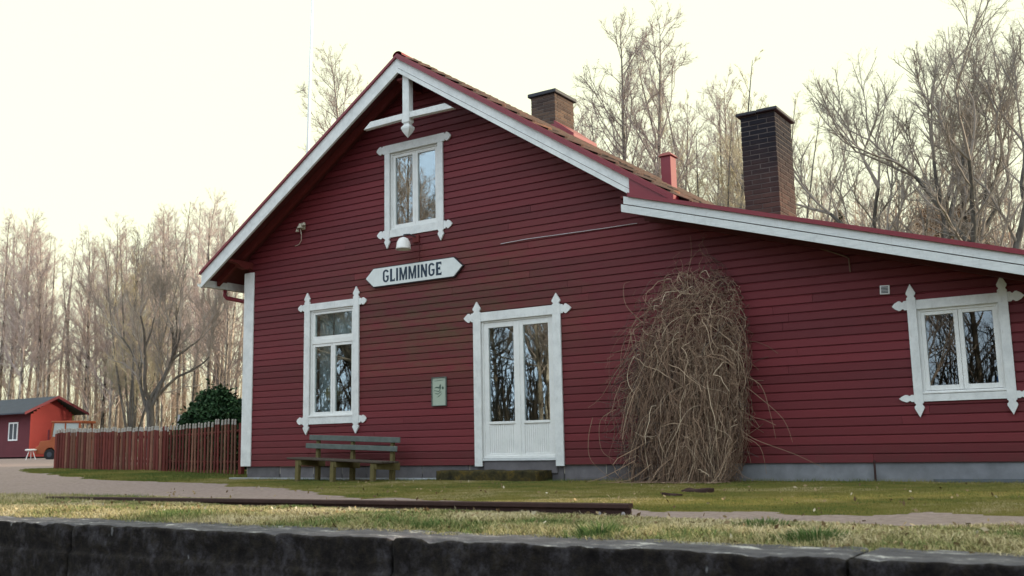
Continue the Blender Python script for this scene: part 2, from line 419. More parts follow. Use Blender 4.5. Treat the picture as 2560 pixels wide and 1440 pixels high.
# ------------------------------------------------------------------ ground
UP = np.array([(-9.9, 1.25), (-8.1, .52), (-4.4, -.95), (-1.7, -1.45), (-.4, -1.6), (.9, -1.83), (2.6, -2.47), (4.0, -3.0), (5.56, -3.8), (6.7, -4.37), (7.6, -4.67), (8.3, -4.87), (9.2, -5.16), (10.6, -5.43), (11.5, -5.6), (13.5, -5.35), (30, -5.3)])
LO = np.array([(-60, -5.3), (1, -5.28), (2.6, -5.15), (4.2, -5.1), (6, -5.3), (8, -5.65), (9.2, -5.85), (11.1, -6.2), (12, -6.27), (13.6, -6.1), (30, -6.1)])
def hgt(x, y):
    x = np.asarray(x, float); y = np.asarray(y, float)
    h = .27 * (1 - np.exp(-np.maximum(0, -x) / 10))
    r = np.sqrt((x - 14) ** 2 + (y + 13) ** 2)
    h = h + np.clip((r - 70) / 60, 0, 1) ** 2 * 0.6
    P = np.stack([x, y], -1)
    near = np.clip((40 - r) / 20, 0, 1)
    h = h + near * 0.05 * (fbm(P, 0.6, 3, 3) - 0.5) + near * 0.012 * (fbm(P, 5, 2, 5) - 0.5)
    h = h - 0.02 * np.clip((y + 7.6) / -0.5, 0, 1)
    return h
def hz(x, y): return float(hgt(np.array([x]), np.array([y]))[0])

def axis(a, b, step, c, growth, end):
    v = list(np.arange(a, b, step)); s = step; p = v[0]; left = []
    while p > c:
        s *= growth; p -= s; left.append(p)
    v = left[::-1] + v; s = step; p = v[-1]
    while p < end:
        s *= growth; p += s; v.append(p)
    return np.array(v)
xs = axis(-6, 17, .07, -420, 1.045, 400); ys = axis(-8.05, 0.6, .07, -8.06, 1.0, 520) if False else None
yv = list(np.arange(-8.0, 1.2, .07)); s_ = .07; p_ = yv[-1]
while p_ < 520: s_ *= 1.05; p_ += s_; yv.append(p_)
ys = np.array(yv)
X, Y = np.meshgrid(xs, ys, indexing='ij'); H = hgt(X, Y)
V = np.stack([X, Y, H], -1).reshape(-1, 3); nx, ny = X.shape
ii, jj = np.meshgrid(np.arange(nx - 1), np.arange(ny - 1), indexing='ij')
Q = np.stack([ii * ny + jj, (ii + 1) * ny + jj, (ii + 1) * ny + jj + 1, ii * ny + jj + 1], -1).reshape(-1, 4)
cx = (X[:-1, :-1] + X[1:, 1:]).ravel() / 2; cy = (Y[:-1, :-1] + Y[1:, 1:]).ravel() / 2
def zone(cx, cy):
    P = np.stack([cx, cy], -1); w = (fbm(P, 1.7, 4, 21) - .5) * 0.9 * np.clip((cx + 30) / 25, .3, 1)
    up = np.interp(cx, UP[:, 0], UP[:, 1]) + w * .8; lo = np.interp(cx, LO[:, 0], LO[:, 1]) + w * .35
    z = np.zeros(len(cx), int)                      # 0 lawn
    z[cy < up] = 1                                   # gravel
    z[(cx < -9.6 + 2.5 * w) & (cy < 24)] = 1
    z[cy < lo] = 2                                   # rough grass
    z[(cy > 4) & (cx > -11)] = 3
    z[(cx < -9) & (cy > 26 + w)] = 3
    z[cx < -75] = 3; z[cx > 18] = 3
    return z
zn = zone(cx, cy)
for k, (nm, mt, lb) in enumerate([('lawn', 'lawn', 'mossy yellow green lawn in front of the red house'), ('gravel_path', 'gravel', 'pinkish gravel yard and path'),
                                  ('grass_verge', 'rough_grass_soil', 'rough dry grass verge along the platform edge'), ('ground', 'field', 'brown green ground under the wood')]):
    link(nm, np_mesh(nm, V, Q[zn == k], M[mt], True), kind='structure', label=lb)

# track bed in front of the platform
gx = np.linspace(-60, 40, 220); gy = np.linspace(-40, -8.3, 80)
A, B = np.meshgrid(gx, gy, indexing='ij'); Hb = -1.02 + .08 * fbm(np.stack([A, B], -1), 1.5, 3, 9)
a_, b_ = np.meshgrid(np.arange(219), np.arange(79), indexing='ij')
link('track_bed', np_mesh('track_bed', np.stack([A, B, Hb], -1), np.stack([a_ * 80 + b_, (a_ + 1) * 80 + b_, (a_ + 1) * 80 + b_ + 1, a_ * 80 + b_ + 1], -1).reshape(-1, 4), M['track_bed'], True),
     kind='structure', label='low gravelly track bed in front of the platform')
gb = MB(); gb.box(-420, 400, -400, -39.9, -3, -0.95); gb.obj('field', M['field'], kind='structure', label='ground beyond the track bed')

# ------------------------------------------------------------------ platform wall
pl = thing('platform_wall', 'long low platform wall of dark stained concrete blocks with a pale worn top', 'platform wall', (0, -8.3, 0))
joints = [-45, -30, -19, -12, -6, -2.2, 0.95, 4.1, 7.3, 10.5, 13.18, 16.2, 19.4, 26]
for a, b in zip(joints[:-1], joints[1:]):
    fine = a > -3 and a < 17
    n = max(int((b - a) / (.028 if fine else .25)), 4)
    prof = []
    for y in np.linspace(.50, .012, 12 if fine else 4): prof.append((y, 0.006))
    for z in ([-.004, -.018] if fine else [-.01]): prof.append((0.0, z))
    for z in np.linspace(-.04, -.19, 7 if fine else 3): prof.append((0.002, z))
    prof.append((-.012, -.205)); prof.append((-.022, -.212))
    for z in np.linspace(-.24, -1.25, 26 if fine else 5): prof.append((-.022, z))
    prof = np.array(prof); m = len(prof)
    u = np.linspace(a + .008, b - .008, n + 1)
    PX = np.repeat(u[:, None], m, 1); PY = np.repeat(prof[None, :, 0], n + 1, 0).copy(); PZ = np.repeat(prof[None, :, 1], n + 1, 0).copy()
    P = np.stack([PX, PY, PZ], -1)
    edge = np.clip(1 - np.minimum(u - a, b - u) / .05, 0, 1) ** 2
    nA = (fbm(P, 3.5, 5, 31) - .5); nB = (fbm(P, 14, 3, 41) - .5)
    front = (prof[:, 0] < .02)[None, :]
    PY += np.where(front, .022 * nA + .034 * nB, .01 * nA) + edge[:, None] * .03 * front
    lip = ((prof[:, 1] > -.03) & (prof[:, 0] < .06))[None, :]
    chip = np.clip(fbm(np.stack([u, u * 0], -1), 6, 4, 51) - .58, 0, 1) * .16
    PZ += np.where(prof[None, :, 1] > -.03, .016 * nA + .012 * nB, 0) - lip * chip[:, None] * .5 - edge[:, None] * .015 * (prof[None, :, 1] > -.03)
    PY += lip * chip[:, None] * .5
    P = np.stack([PX, PY, PZ], -1).reshape(-1, 3)
    i_, j_ = np.meshgrid(np.arange(n), np.arange(m - 1), indexing='ij')
    q = np.stack([i_ * m + j_, i_ * m + j_ + 1, (i_ + 1) * m + j_ + 1, (i_ + 1) * m + j_], -1).reshape(-1, 4)
    me = np_mesh('platform_block', P, q, M['ptop'], False); me.materials.append(M['pface'])
    mi = ((q[:, 0] % m) >= (11 if fine else 3)).astype(np.int32); me.polygons.foreach_set('material_index', mi)
    # end caps
    bm = bmesh.new(); bm.from_mesh(me); bm.verts.ensure_lookup_table()
    for s0 in (0, n * m):
        bm.verts.ensure_lookup_table()
        vs = [bm.verts[s0 + j] for j in range(m)]; v2 = bm.verts.new((vs[0].co.x, .5, -1.25)); 
        try:
            f = bm.faces.new(vs + [v2]); f.material_index = 1
        except Exception: pass
    bmesh.ops.recalc_face_normals(bm, faces=bm.faces[:]); bm.to_mesh(me); bm.free()
    link('platform_block', me, None, pl)

# ------------------------------------------------------------------ HOUSE
AX, AZ, SL = 4.15, 7.03, 0.655          # apex of the white bargeboard top edge
def zw(x): return AZ - SL * abs(x - AX)
LX, LZ, LS = 8.28, 3.97, 0.292          # lean-to bargeboard top edge
def zl(x): return LZ - LS * (x - LX)
YR = -0.6; BACK = 13.5; XR = 14.0
house = thing('station_house', 'dark red wooden station house with white trim, gable front and long lean-to', 'house', (0, 0, 0))
def soff(x):   # level of the siding top
    return (zw(x) - .13) if x < 8.33 else (zl(x) - .12)
def span(z):
    l = max(-.03, AX - (AZ - .13 - z) / SL)
    zlj = zl(8.33) - .12; zmj = zw(8.33) - .13
    if z > zmj: r = AX + (AZ - .13 - z) / SL
    elif z > zlj: r = 8.33
    else: r = min(XR, LX + (LZ - .12 - z) / LS)
    return l, r
WIN = dict(lw=(1.49, 2.80, 1.62, 2.67, 1.09, 3.0), door=(5.24, 6.86, 5.38, 6.72, .20, 2.49), uw=(3.39, 4.66, 3.5, 4.55, 4.23, 5.6), rw=(11.84, 12.97, 11.945, 12.865, 1.05, 2.09))
EXPO = .115; Z0 = .235
prof = [(-.027, 0), (-.027, .088), (-.016, .099), (-.007, .102), (-.007, .116), (.012, .116), (.012, 0)]
k = 0; z = Z0
while z < 6.85:
    cuts = []
    for (a, b, c, d, e, f) in WIN.values():
        if z + .115 > e and z < f: cuts.append((c - .015, d + .015))
    cuts.sort()
    l0, r0 = span(z + .116); 
    if r0 - l0 < .02: break
    segs = []; cur = None
    for (c, d) in cuts:
        segs.append((cur, c)); cur = d
    segs.append((cur, None))
    out = []
    for (sa, sb) in segs:            # long runs are made of two boards butted together
        lo_ = l0 if sa is None else sa; hi_ = r0 if sb is None else sb
        if hi_ - lo_ > 3.6: 
            jx = lo_ + (hi_ - lo_) * random.choice([.28, .41, .5, .62, .7]) + random.uniform(-.2, .2)
            out += [(sa, jx - .002), (jx + .002, sb)]
        else: out.append((sa, sb))
    for (sa, sb) in out:
        mb = MB(); n = len(prof); L = []; Rr = []
        for (py, pz) in prof:
            l, r = span(z + pz)
            L.append((l if sa is None else sa, py, z + pz)); Rr.append((r if sb is None else sb, py, z + pz))
        mb.add(L + Rr, [(i, (i + 1) % n, n + (i + 1) % n, n + i) for i in range(n)] + [tuple(range(n))[::-1], tuple(range(n, 2 * n))])
        o = mb.obj('siding_board', M['red'], house)
    z += EXPO; k += 1
# wall shell behind the boards, with the openings
outer = [(-.02, .1), (XR, .1), (XR, zl(XR) - .13), (8.4, zl(8.4) - .13), (8.4, zw(8.4) - .14), (AX, AZ - .14), (-.02, zw(-.02) - .14)]
holes = [[(c, e), (c, f), (d, f), (d, e)] for (a, b, c, d, e, f) in WIN.values()]
loops = [outer] + holes; flat = [p for lp in loops for p in lp]
tri = tessellate_polygon([[Vector((x, z, 0)) for x, z in lp] for lp in loops])
mb = MB(); mb.add([(x, .02, z) for x, z in flat], [tuple(t) for t in tri]); mb.add([(x, .14, z) for x, z in flat], [tuple(t)[::-1] for t in tri])
for lp in holes:
    n = len(lp); mb.add([(x, .02, z) for x, z in lp] + [(x, .14, z) for x, z in lp], [(i, (i + 1) % n, n + (i + 1) % n, n + i) for i in range(n)])
mb.obj('gable_wall', M['interior'], house)
mb = MB(); mb.box(-.02, .12, .14, 13, -.1, zw(0) - .14); mb.box(XR - .12, XR, .14, 9, -.1, zl(XR) - .12); mb.box(-.02, 8.6, 12.9, 13.0, -.1, 4.0)
mb.prism_y([(-.02, 4.0), (8.6, 4.0), (AX, AZ - .14)], 12.9, 13.0)
mb.obj('side_wall', M['shed_dark'], house)
mb = MB(); mb.box(.12, XR - .12, .14, 8.9, .15, .2); mb.box(.12, 8.4, .14, 8.9, 3.35, 3.5); mb.box(.12, XR - .12, 4.0, 4.1, .2, 3.34); mb.box(4.9, 5.0, .14, 4, .2, 3.34); mb.box(8.4, 8.5, .14, 4, .2, 3.3); mb.box(.8, 7.5, 4.0, 4.1, 3.5, 4.9)
mb.obj('inner_partition', M['interior'], house)
# plinth
mb = MB()
x = -.0
while x < 8.4:
    w = random.uniform(.55, 1.0); x1 = min(8.4, x + w)
    mb2 = MB(); mb2.box(x + .006, x1 - .006, .012 + random.uniform(-.008, .008), .14, -.15, .232 - random.uniform(0, .004)); mb2.obj('plinth_stone', M['stone'], house, bevel=.008); x = x1
mb = MB(); mb.box(8.405, XR, .004, .14, -.15, .228); mb.obj('concrete_plinth', M['conc'], house)
mb = MB(); mb.box(-.35, 5.0, -.12, .011, -.1, .035); mb.obj('stone_apron', M['sill_stone'], house, bevel=.01)
mb = MB(); mb.box(6.95, 8.3, -.10, .009, -.1, .03); mb.obj('stone_apron', M['stone'], house, bevel=.01)
# corner board
mb = MB(); mb.box(-.115, .145, -.052, -.026, .238, 3.87); mb.box(-.115, -.088, -.026, .16, .238, 3.87)
mb.obj('corner_board', M['white'], house, bevel=.004)

# roof
roof = MB()
def deck(poly_fn, x0, x1, y0, y1, th, top_off, mb, n=1):
    mb.add([(x0, y0, poly_fn(x0) + top_off), (x1, y0, poly_fn(x1) + top_off), (x1, y1, poly_fn(x1) + top_off), (x0, y1, poly_fn(x0) + top_off),
            (x0, y0, poly_fn(x0) + top_off - th), (x1, y0, poly_fn(x1) + top_off - th), (x1, y1, poly_fn(x1) + top_off - th), (x0, y1, poly_fn(x0) + top_off - th)],
           [(0, 1, 2, 3), (7, 6, 5, 4), (0, 4, 5, 1), (1, 5, 6, 2), (2, 6, 7, 3), (3, 7, 4, 0)])
deck(zw, -.69, AX, YR + .03, BACK, .11, -.01, roof); deck(zw, AX, 9.02, YR + .03, BACK, .11, -.01, roof)
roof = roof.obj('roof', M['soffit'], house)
# soffit boards seen under the left overhang
mb = MB()
for i in range(5):
    y0 = YR + .035 + i * .112
    deck(zw, -.66, AX, y0, y0 + .106, .014, -.122, mb); deck(zw, AX, 8.33, y0, y0 + .106, .014, -.122, mb)
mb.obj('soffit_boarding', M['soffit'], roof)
for (xa, xb) in ((-.6, AX - .02), (AX + .02, 8.3)):
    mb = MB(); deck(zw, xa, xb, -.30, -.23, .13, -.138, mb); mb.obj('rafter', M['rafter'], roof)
for (px, pz) in ((.03, zw(.03) - .27), (AX, AZ - .36), (8.26, 4.0)):
    mb = MB(); mb.prism_x([(-.0, pz - .14), (-.0, pz), (-.55, pz), (-.55, pz - .03), (-.47, pz - .055), (-.40, pz - .06), (-.30, pz - .12), (-.18, pz - .15), (-.1, pz - .11)][::-1], px - .06, px + .06)
    mb.obj('purlin_end', M['rafter'], house)

def rake(x0, x1, zf, za, zb, y0, y1):
    """board following roof line from x0 to x1, between vertical offsets za (top) and zb (bottom)"""
    mb = MB(); mb.prism_y([(x0, zf(x0) + zb), (x1, zf(x1) + zb), (x1, zf(x1) + za), (x0, zf(x0) + za)], y0, y1); return mb
rake(-.69, AX, zw, 0, -.188, YR, YR + .03).obj('barge_board', M['white'], house)
rake(AX, 8.375, zw, 0, -.188, YR, YR + .03).obj('barge_board', M['white'], house)
rake(-.69, AX, zw, -.197, -.275, YR - .016, YR + .03).obj('barge_board', M['white'], house)
rake(AX, 8.375, zw, -.197, -.275, YR - .016, YR + .03).obj('barge_board', M['white'], house)
rake(-.72, AX, zw, .052, .002, YR - .035, YR + .16).obj('roof_flashing', M['sheet'], house)
rake(AX, 9.05, zw, .060, .002, YR - .035, YR + .16).obj('roof_flashing', M['sheet'], house)
rake(AX, 9.05, zw, .001, -.035, YR - .045, YR - .024).obj('roof_flashing', M['sheet'], house)
# lean-to
rake(8.30, 14.45, zl, 0, -.108, YR - .06, YR - .03).obj('barge_board', M['white_old'], house)
rake(8.26, 14.45, zl, -.121, -.228, YR - .060, YR - .03).obj('barge_board', M['white_old'], house)
rake(8.38, 14.5, zl, .060, .002, YR - .095, YR + .12).obj('roof_flashing', M['sheet'], house)
mb = MB(); deck(zl, 8.42, 14.45, YR - .03, 8.95, .10, -.005, mb); mb.obj('lean_to_roof', M['sheet'], house)
mb = MB(); deck(zl, 8.42, 14.4, YR - .02, .02, .014, -.115, mb); mb.obj('lean_to_soffit', M['soffit'], house)
mb = MB(); deck(zl, 8.42, 14.3, -.27, -.20, .12, -.135, mb); mb.obj('lean_to_rafter', M['soffit'], house)
# red cheek between the two roofs
mb = MB(); mb.prism_y([(8.378, zl(8.378) + .062), (9.06, zl(9.06) + .062), (9.06, zw(9.06)), (8.378, zw(8.378))], YR - .02, YR + .02); mb.obj('roof_cheek', M['sheet'], house)
# gutter and downpipe, left eave
mb = MB(); gz = zw(-.69) - .18
for i in range(9):
    pass
pts = [(-.74 + .065 * math.cos(a), gz + .065 * math.sin(a)) for a in np.linspace(math.pi, 2 * math.pi, 9)]
ring = pts + [(x * .92 - .74 * .08, z + .006) for x, z in pts[::-1]]
mb.prism_y(ring, YR - .0, 12.9); mb.obj('gutter', M['white'], house)
mb = MB(); mb.box(-.67, -.655, YR + .04, 12.9, gz - .06, gz + .13); mb.obj('fascia_board', M['white'], house)
mb = MB(); mb.tube([(-.72, .0, gz - .04), (-.72, 0, gz - .17), (-.68, .02, gz - .22), (-.2, .22, gz - .34), (-.1, .25, gz - .40), (-.1, .25, .1)], .04, 10)
mb.obj('downpipe', M['sheet'], house, smooth=True)

# pantiles on the right hand slope
th = math.atan(SL); ca, sa = math.cos(th), math.sin(th)
def tile_geo(w=.215, L=.39):
    us = np.linspace(0, w, 9); v = []; f = []
    for s_, lift in ((0, .0), (L, .042)):
        for u in us:
            hgt_ = .028 * math.sin((u / w) * 2 * math.pi) + .030 + lift
            v.append((s_, u, hgt_))
    for u in us: v.append((L, u, .028 * math.sin((u / w) * 2 * math.pi) + .010 + .030))
    n = 9
    for i in range(n - 1): f.append((i, n + i, n + i + 1, i + 1)); f.append((n + i, 2 * n + i, 2 * n + i + 1, n + i + 1))
    return np.array(v), f
tv, tf = tile_geo()
def slope_pt(v, side):   # side +1 right slope
    return np.stack([side * (v[:, 0] * ca + v[:, 2] * sa), v[:, 1], -v[:, 0] * sa + v[:, 2] * ca], -1)
tm = {}
for side in (1, -1):
    me = bpy.data.meshes.new('roof_tile'); vv = slope_pt(tv, side); me.from_pydata([tuple(a) for a in vv], [], tf if side == 1 else [f[::-1] for f in tf]); me.update()
    me.polygons.foreach_set('use_smooth', [True] * len(me.polygons)); me.materials.append(M['tile']); tm[side] = me
rows = 18; cols = 64
SV = []; SF = []; cnt = 0
for side in (1, -1):
    nrow = rows if side == 1 else 17
    for c in range(cols):
        for r in range(nrow):
            y = YR + .085 + c * .206; s_ = .02 + r * .331
            if abs(s_ * ca) > (4.93 if side == 1 else 4.9): continue
            lx = AX + side * s_ * ca; lz = AZ - s_ * sa + .014
            if side == 1 and 3.35 < lx < 4.1 and 4.2 < y < 5.2: continue
            jit = (random.uniform(-.004, .004), random.uniform(-.003, .003), random.uniform(-.003, .006))
            if side == 1 and c < 9:
                link('roof_tile', tm[1], None, roof, (lx + jit[0], y + jit[1], lz + jit[2]))
            else:
                vv = slope_pt(tv, side) + np.array([lx + jit[0], y + jit[1], lz + jit[2]]); n0 = cnt; cnt += len(vv)
                SV.append(vv); SF += [tuple(i + n0 for i in (f if side == 1 else f[::-1])) for f in tf]
me = np_mesh('roof_tiles', np.concatenate(SV), np.array(SF), M['tile'], True)
link('roof_tiles', me, None, roof, kind='stuff')
for i in range(34):      # ridge tiles
    y0 = YR - .02 + i * .39
    mb = MB(); n = 9
    for (yy, rr) in ((y0, .10), (y0 + .41, .088)):
        for a in np.linspace(0, math.pi, n): mb.v.append((AX + rr * math.cos(a), yy, AZ + .02 + rr * .8 * math.sin(a)))
    for a in range(n - 1): mb.f.append((a, n + a, n + a + 1, a + 1)); mb.m.append(0)
    mb.obj('ridge_tile', M['tile'] if i else M['sheet'], roof, smooth=True)

# snow guard / far rake flashing
rake(AX, 9.05, zw, .10, .04, BACK - .05, BACK + .02).obj('roof_flashing', M['sheet'], house)

# ---- chimneys
def chimney(x0, x1, y0, y1, zb, zt, brick, mort, nx_, ny_, cap):
    t = MB().box(x0 + .012, x1 - .012, y0 + .012, y1 - .012, zb, zt).obj('chimney', M[mort], house)
    ch = .0755; nz = int((zt - zb) / ch); bl = (x1 - x0) / nx_; bw = (y1 - y0) / ny_; cache = {}
    def bk(a, b, c, d, z):
        key = (round(b - a, 3), round(d - c, 3))
        if key not in cache:
            bm_ = MB().box(0, b - a - .012, 0, d - c - .012, 0, ch - .013); cache[key] = bm_.mesh('brick', M[brick], bevel=.004)
        return link('brick', cache[key], None, t, (a + .006 + random.uniform(-.002, .002), c + .006 + random.uniform(-.003, .003), z))
    for k in range(nz):
        z = zt - (k + 1) * ch
        off = (k % 2) * .5
        # front course
        e = x0
        for i in range(nx_ + 1):
            a = x0 + (i - off) * bl; b = a + bl
            a, b = max(a, x0), min(b, x1)
            if b - a > .03: bk(a, b, y0, y0 + .11, z)
        # right side course
        for i in range(ny_ + 1):
            a = y0 + .11 + (i - (.5 - off)) * bw; b = a + bw
            a, b = max(a, y0 + .11), min(b, y1)
            if b - a > .03: bk(x1 - .11, x1, a, b, z)
    return t
def slab(t, x0, x1, y0, y1, z0, z1, mat, n=1, name='chimney_cap'):
    for i in range(n):
        a = x0 + (x1 - x0) * i / n; b = x0 + (x1 - x0) * (i + 1) / n
        MB().box(a + .002, b - .002, y0, y1, z0 + .006 * (i % 2), z1 + .008 * (i % 2)).obj(name, M[mat], t, bevel=.01)
c1 = chimney(3.52, 4.13, 4.6, 5.42, 6.95, 7.93, 'brick_small', 'mortar', 2, 3, 1)
slab(c1, 3.47, 4.18, 4.55, 5.47, 7.93, 8.01, 'black_cap'); 
c2 = chimney(9.46, 10.0, 1.0, 1.78, 3.3, 5.33, 'brick_tall', 'mortar_dark', 2, 3, 1)
slab(c2, 9.41, 10.05, .95, 1.83, 5.33, 5.38, 'black_cap', 2)
# red saddle of sheet metal round the small chimney
mb = MB(); kx = 3.45
mb.prism_y([(4.15, zw(4.15) + .02), (4.62, zw(4.62) + .02), (4.62, zw(4.62) + .20), (4.15, zw(4.15) + .26)], 4.5, 5.5); mb.obj('chimney_saddle', M['sheet'], house)
mb = MB(); mb.box(3.5, 4.16, 4.56, 4.598, 6.5, 7.16); mb.obj('chimney_saddle', M['sheet'], house)
mb = MB(); mb.prism_y([(3.9, 7.16), (4.6, 6.78), (4.7, 6.80), (4.16, 7.19)], 4.44, 5.56); mb.obj('chimney_saddle', M['sheet'], house)
mb = MB(); mb.box(9.4, 9.75, .9, .98, 3.5, 3.80); mb.obj('chimney_flashing', M['sheet'], house)
# vent stack
mb = MB(); mb.box(6.78, 6.98, 4.0, 4.26, 5.0, 5.90); v_ = mb.obj('vent_stack', M['sheet'], house, bevel=.006)
mb = MB(); mb.add([(6.74, 3.96, 5.90), (7.02, 3.96, 5.90), (7.02, 4.30, 5.90), (6.74, 4.30, 5.90), (6.80, 4.02, 5.97), (6.96, 4.02, 5.97), (6.96, 4.24, 5.97), (6.80, 4.24, 5.97)], [(0, 3, 2, 1), (4, 5, 6, 7), (0, 1, 5, 4), (1, 2, 6, 5), (2, 3, 7, 6), (3, 0, 4, 7)])
mb.obj('vent_cap', M['sheet'], v_)

# ---- casings with carved ends
def spade(w, L=.21):
    h = w / 2
    return [(-h, 0), (-h, .035), (-h * .72, .047), (-h * .72, .062), (-h * 1.02, .078), (-h * 1.06, .10), (-h * .62, .145), (0, L)]
def casing(a, b, fixed0, fixed1, vert, tip0, tip1, y0, th, mat, parent, L=.21):
    """board from a to b along its length; fixed0..1 its width span; tips add the carved end beyond a/b"""
    c = (fixed0 + fixed1) / 2; w = fixed1 - fixed0; pts = []
    s = spade(w, L)
    if tip1: pts += [(c + q, b + p) for q, p in s] + [(c - q, b + p) for q, p in s[::-1][1:]]
    else: pts += [(c - w / 2, b), (c + w / 2, b)]
    if tip0: pts += [(c - q, a - p) for q, p in s] + [(c + q, a - p) for q, p in s[::-1][1:]]
    else: pts += [(c + w / 2, a), (c - w / 2, a)]
    poly = [(p, q) for p, q in pts] if vert else [(q, p) for p, q in pts]
    ar = sum(poly[i][0] * poly[(i + 1) % len(poly)][1] - poly[(i + 1) % len(poly)][0] * poly[i][1] for i in range(len(poly)))
    if ar < 0: poly = poly[::-1]
    mb = MB(); mb.prism_y(poly, y0 - th, y0); return mb.obj('casing_board', M[mat], parent)

def frame_box(x0, x1, z0, z1, y0, y1, w, name, mat, parent, wb=None):
    wb = wb or w; mb = MB()
    mb.box(x0, x0 + w, y0, y1, z0, z1); mb.box(x1 - w, x1, y0, y1, z0, z1); mb.box(x0 + w, x1 - w, y0, y1, z1 - w, z1); mb.box(x0 + w, x1 - w, y0, y1, z0, z0 + wb)
    return mb.obj(name, M[mat], parent, bevel=.003)
def pane(x0, x1, z0, z1, y, parent):
    mb = MB(); mb.box(x0, x1, y, y + .005, z0, z1); return mb.obj('pane', M['glass'], parent)
YC = -.028
# left window
a, b, c, d, e, f = WIN['lw']
w1 = frame_box(c - .01, d + .01, e - .01, f + .01, -.018, .10, .045, 'window', 'sash', house)
casing(.99, 3.12, a, c, True, True, True, YC - .003, .028, 'white', w1)
casing(.99, 3.12, d, b, True, True, True, YC - .003, .028, 'white', w1)
casing(a - .0, b + .0, 3.0, 3.12, False, True, True, YC, .022, 'white', w1, .17)
casing(a - .0, b + .0, .965, 1.09, False, True, True, YC, .022, 'white', w1, .17)
MB().box(c + .035, d - .035, -.012, .07, 2.385, 2.475).obj('transom', M['sash'], w1, bevel=.004)
MB().box(c - .0, d + .0, -.06, -.01, 1.085, 1.115).obj('sill', M['sash'], w1, bevel=.004)
frame_box(c + .035, d - .035, 2.475, f - .035, .0, .045, .045, 'sash', 'sash', w1)
mx_ = (c + d) / 2
frame_box(c + .035, mx_ - .002, e + .035, 2.385, .0, .045, .05, 'sash', 'sash', w1)
frame_box(mx_ + .002, d - .035, e + .035, 2.385, .0, .045, .05, 'sash', 'sash', w1)
pane(c + .07, d - .07, 2.51, f - .07, .022, w1); pane(c + .07, mx_ - .04, e + .07, 2.35, .022, w1); pane(mx_ + .04, d - .07, e + .07, 2.35, .022, w1)
# upper window
a, b, c, d, e, f = WIN['uw']
w2 = frame_box(c - .01, d + .01, e - .01, f + .01, -.018, .10, .045, 'window', 'sash', house)
casing(4.12, 5.61, a, c, True, True, False, YC - .003, .028, 'white', w2)
casing(4.12, 5.61, d, b, True, True, False, YC - .003, .028, 'white', w2)
casing(a, b, 5.6, 5.745, False, True, True, YC - .005, .03, 'white', w2, .18)
casing(a, b, 4.10, 4.235, False, True, True, YC, .022, 'white', w2, .18)
mx_ = (c + d) / 2
frame_box(c + .035, mx_ - .002, e + .035, f - .035, .0, .045, .055, 'sash', 'sash', w2); frame_box(mx_ + .002, d - .035, e + .035, f - .035, .0, .045, .055, 'sash', 'sash', w2)
pane(c + .08, mx_ - .05, e + .08, f - .08, .022, w2); pane(mx_ + .05, d - .08, e + .08, f - .08, .022, w2)
# right window
a, b, c, d, e, f = WIN['rw']
w3 = frame_box(c - .01, d + .01, e - .01, f + .01, -.018, .10, .045, 'window', 'sash', house)
casing(.98, 2.20, a, c, True, True, True, YC - .003, .028, 'white', w3)
casing(.98, 2.20, d, b, True, True, True, YC - .003, .028, 'white', w3)
casing(a, b, 2.09, 2.205, False, True, True, YC, .022, 'white', w3, .18)
casing(a, b, .96, 1.045, False, True, True, YC, .022, 'white', w3, .18)
mx_ = (c + d) / 2
frame_box(c + .03, mx_ - .002, e + .04, f - .03, -.005, .045, .05, 'sash', 'sash', w3, .06); frame_box(mx_ + .002, d - .03, e + .04, f - .03, -.005, .045, .05, 'sash', 'sash', w3, .06)
MB().box(c, d, -.055, -.006, e, e + .022).obj('sill', M['sash'], w3, bevel=.004)
pane(c + .075, mx_ - .045, e + .095, f - .075, .02, w3); pane(mx_ + .045, d - .075, e + .095, f - .075, .02, w3)
# double door
a, b, c, d, e, f = WIN['door']
dr = frame_box(c - .01, d + .01, .335, f + .01, -.018, .10, .04, 'double_door', 'sash', house)
casing(.215, 2.60, a, c, True, False, True, YC - .003, .028, 'white', dr)
casing(.215, 2.60, d, b, True, False, True, YC - .003, .028, 'white', dr)
casing(a, b, 2.49, 2.63, False, True, True, YC, .022, 'white', dr, .19)
mx_ = 6.06
for (xa, xb) in ((c + .03, mx_ - .003), (mx_ + .003, d - .03)):
    mb = MB(); w = .085
    mb.box(xa, xa + w, -.002, .042, .345, f - .03); mb.box(xb - w, xb, -.002, .042, .345, f - .03)
    mb.box(xa + w, xb - w, -.002, .042, f - .115, f - .03); mb.box(xa + w, xb - w, -.002, .042, .345, .41); mb.box(xa + w, xb - w, -.012, .042, .86, .90)
    mb.obj('door_leaf', M['sash'], dr, bevel=.003)
    mb = MB(); n = 12; bw_ = (xb - xa - 2 * w) / n
    for i in range(n): mb.box(xa + w + i * bw_ + .003, xa + w + (i + 1) * bw_ - .003, .006, .03, .41, .86)
    mb.box(xa + w, xb - w, .014, .032, .41, .86)
    mb.obj('beaded_panel', M['sash'], dr)
    pane(xa + w - .01, xb - w + .01, .89, f - .10, .022, dr)
MB().box(c, d, -.045, .1, .30, .333).obj('threshold', M['white_old'], dr)
MB().box(c + .002, d - .002, -.02, .1, .10, .298).obj('threshold_beam', M['stone'], dr, bevel=.01)
MB().box(mx_ - .02, mx_ + .022, -.014, .0, .345, f - .05).obj('meeting_stile', M['sash'], dr)

